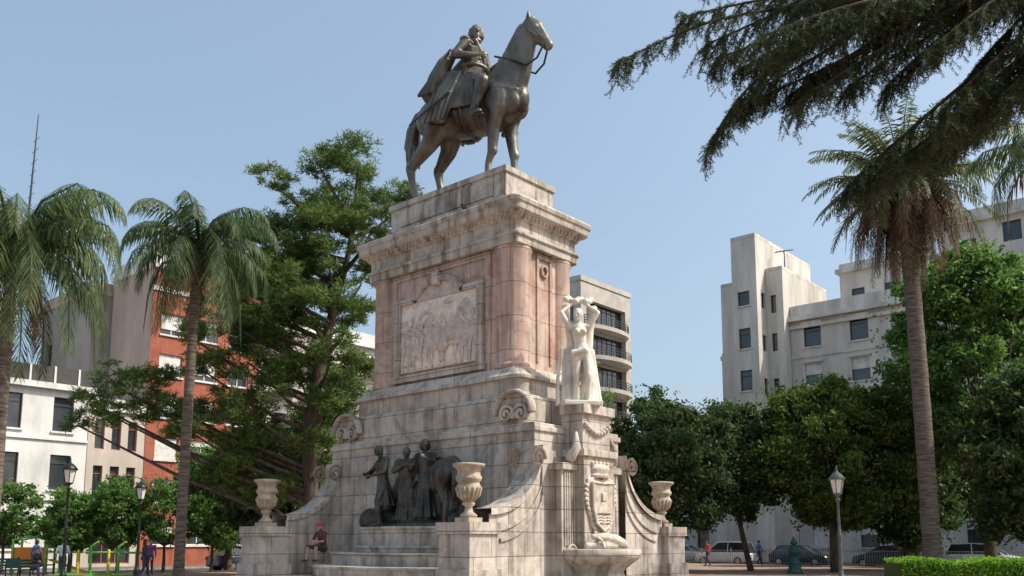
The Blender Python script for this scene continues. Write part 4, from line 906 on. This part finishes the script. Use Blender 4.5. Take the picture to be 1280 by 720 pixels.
for bo in boughs:
    P=[V(q)-ced_loc for q in bo]; P=[V((.1,0,P[0].z-.6))]+P
    C=[cat(P,i/30) for i in range(31)]
    mb.tube(C,[.07*(1-i/31)+.01 for i in range(31)],0,7,rec=False)
    for i in range(9,31):
        for rep in range(4):
            a=C[i].lerp(C[min(i+1,30)],R.random()); d=(C[min(i+1,30)]-C[i-1]).normalized()
            sd=V((d.y,-d.x,0)).normalized()*R.choice((1,-1))
            L=R.uniform(.4,1.25)*(1-.4*i/30); dirv=(sd*R.uniform(.1,1.1)+d*R.uniform(.2,1.0)+V((0,0,R.uniform(-.7,.15)))).normalized()
            p=a.copy(); K=10; tw=[]
            for k in range(K): tw.append(p.copy()); p=p+dirv*L/K; dirv=(dirv+V((0,0,-.14))).normalized()
            mb.tube([tw[0],tw[4],tw[-1]],[.010,.007,.003],0,4,rec=False,cap=False)
            for k in range(K):
                for _ in range(2):
                    q=tw[k]+V((R.gauss(0,.012),R.gauss(0,.012),R.gauss(0,.012)))
                    NP.append(q); ND.append(dirv)
                if k>1 and R.random()<.55:
                    d2=(dirv+V((R.uniform(-1.2,1.2),R.uniform(-1.2,1.2),R.uniform(-.8,.3)))).normalized(); q=tw[k].copy()
                    for z in range(7): q=q+d2*.035; NP.append(q.copy()); ND.append(d2)
ced=mb.obj('cedar_tree',['bark'],None,ced_loc)
P=np.array([tuple(p) for p in NP]); Dd=np.array([tuple(p) for p in ND]); k=4
c=np.repeat(P,k,0); d=unit(np.repeat(Dd,k,0)*.6+NR.normal(size=c.shape)*.9); w=unit(np.cross(d,NR.normal(size=c.shape)))
v,f=quads(c+d*.02,d*.040,w*.0055); npmesh('needles',v,f,['cedar'],ced)
for (x,y,z,r) in((4.1,1.2,5.6,.6),(3.6,1.6,7.0,.28)):
    pt=cluster_pts([(0,0,0,r,r,r*1.1)],2500,9,.5,.1); leaves('wall_plant',pt,.07,.035,'light',None,loc=MW(x,y,z))
# ================================================================= LIGHT, SKY, CAMERA
el=50; az=97
w=bpy.data.worlds.new('World'); scene.world=w; w.use_nodes=True; nt=w.node_tree; bg=nt.nodes['Background']
sky=nt.nodes.new('ShaderNodeTexSky'); sky.sky_type='NISHITA'; sky.sun_disc=False; sky.sun_elevation=rad(el); sky.sun_rotation=rad(az)
sky.air_density=1.0; sky.dust_density=4.5; sky.ozone_density=1.2; sky.altitude=0
hz=nt.nodes.new('ShaderNodeMixRGB'); hz.blend_type='ADD'; hz.inputs[0].default_value=1; hz.inputs[2].default_value=(1.05,1.45,1.65,1)
nt.links.new(sky.outputs[0],hz.inputs[1]); nt.links.new(hz.outputs[0],bg.inputs[0]); bg.inputs[1].default_value=.15
sd=V((math.sin(rad(az))*math.cos(rad(el)),math.cos(rad(az))*math.cos(rad(el)),math.sin(rad(el))))
L=bpy.data.lights.new('sun','SUN'); L.energy=4.8; L.angle=rad(.5); L.color=(1,.93,.82)
so=bpy.data.objects.new('sun',L); scene.collection.objects.link(so); so.rotation_euler=sd.to_track_quat('Z','Y').to_euler(); so.location=(30,0,60)
cam=bpy.data.cameras.new('camera'); co=bpy.data.objects.new('camera',cam); scene.collection.objects.link(co)
co.location=(0,0,1.6); co.rotation_euler=(rad(90+7.6),0,0); cam.sensor_width=36; cam.lens=1100/1280*36; cam.shift_y=(531-360)/1280; cam.clip_end=2000
scene.camera=co
scene.view_settings.view_transform='Standard'; scene.view_settings.look='None'; scene.view_settings.exposure=0
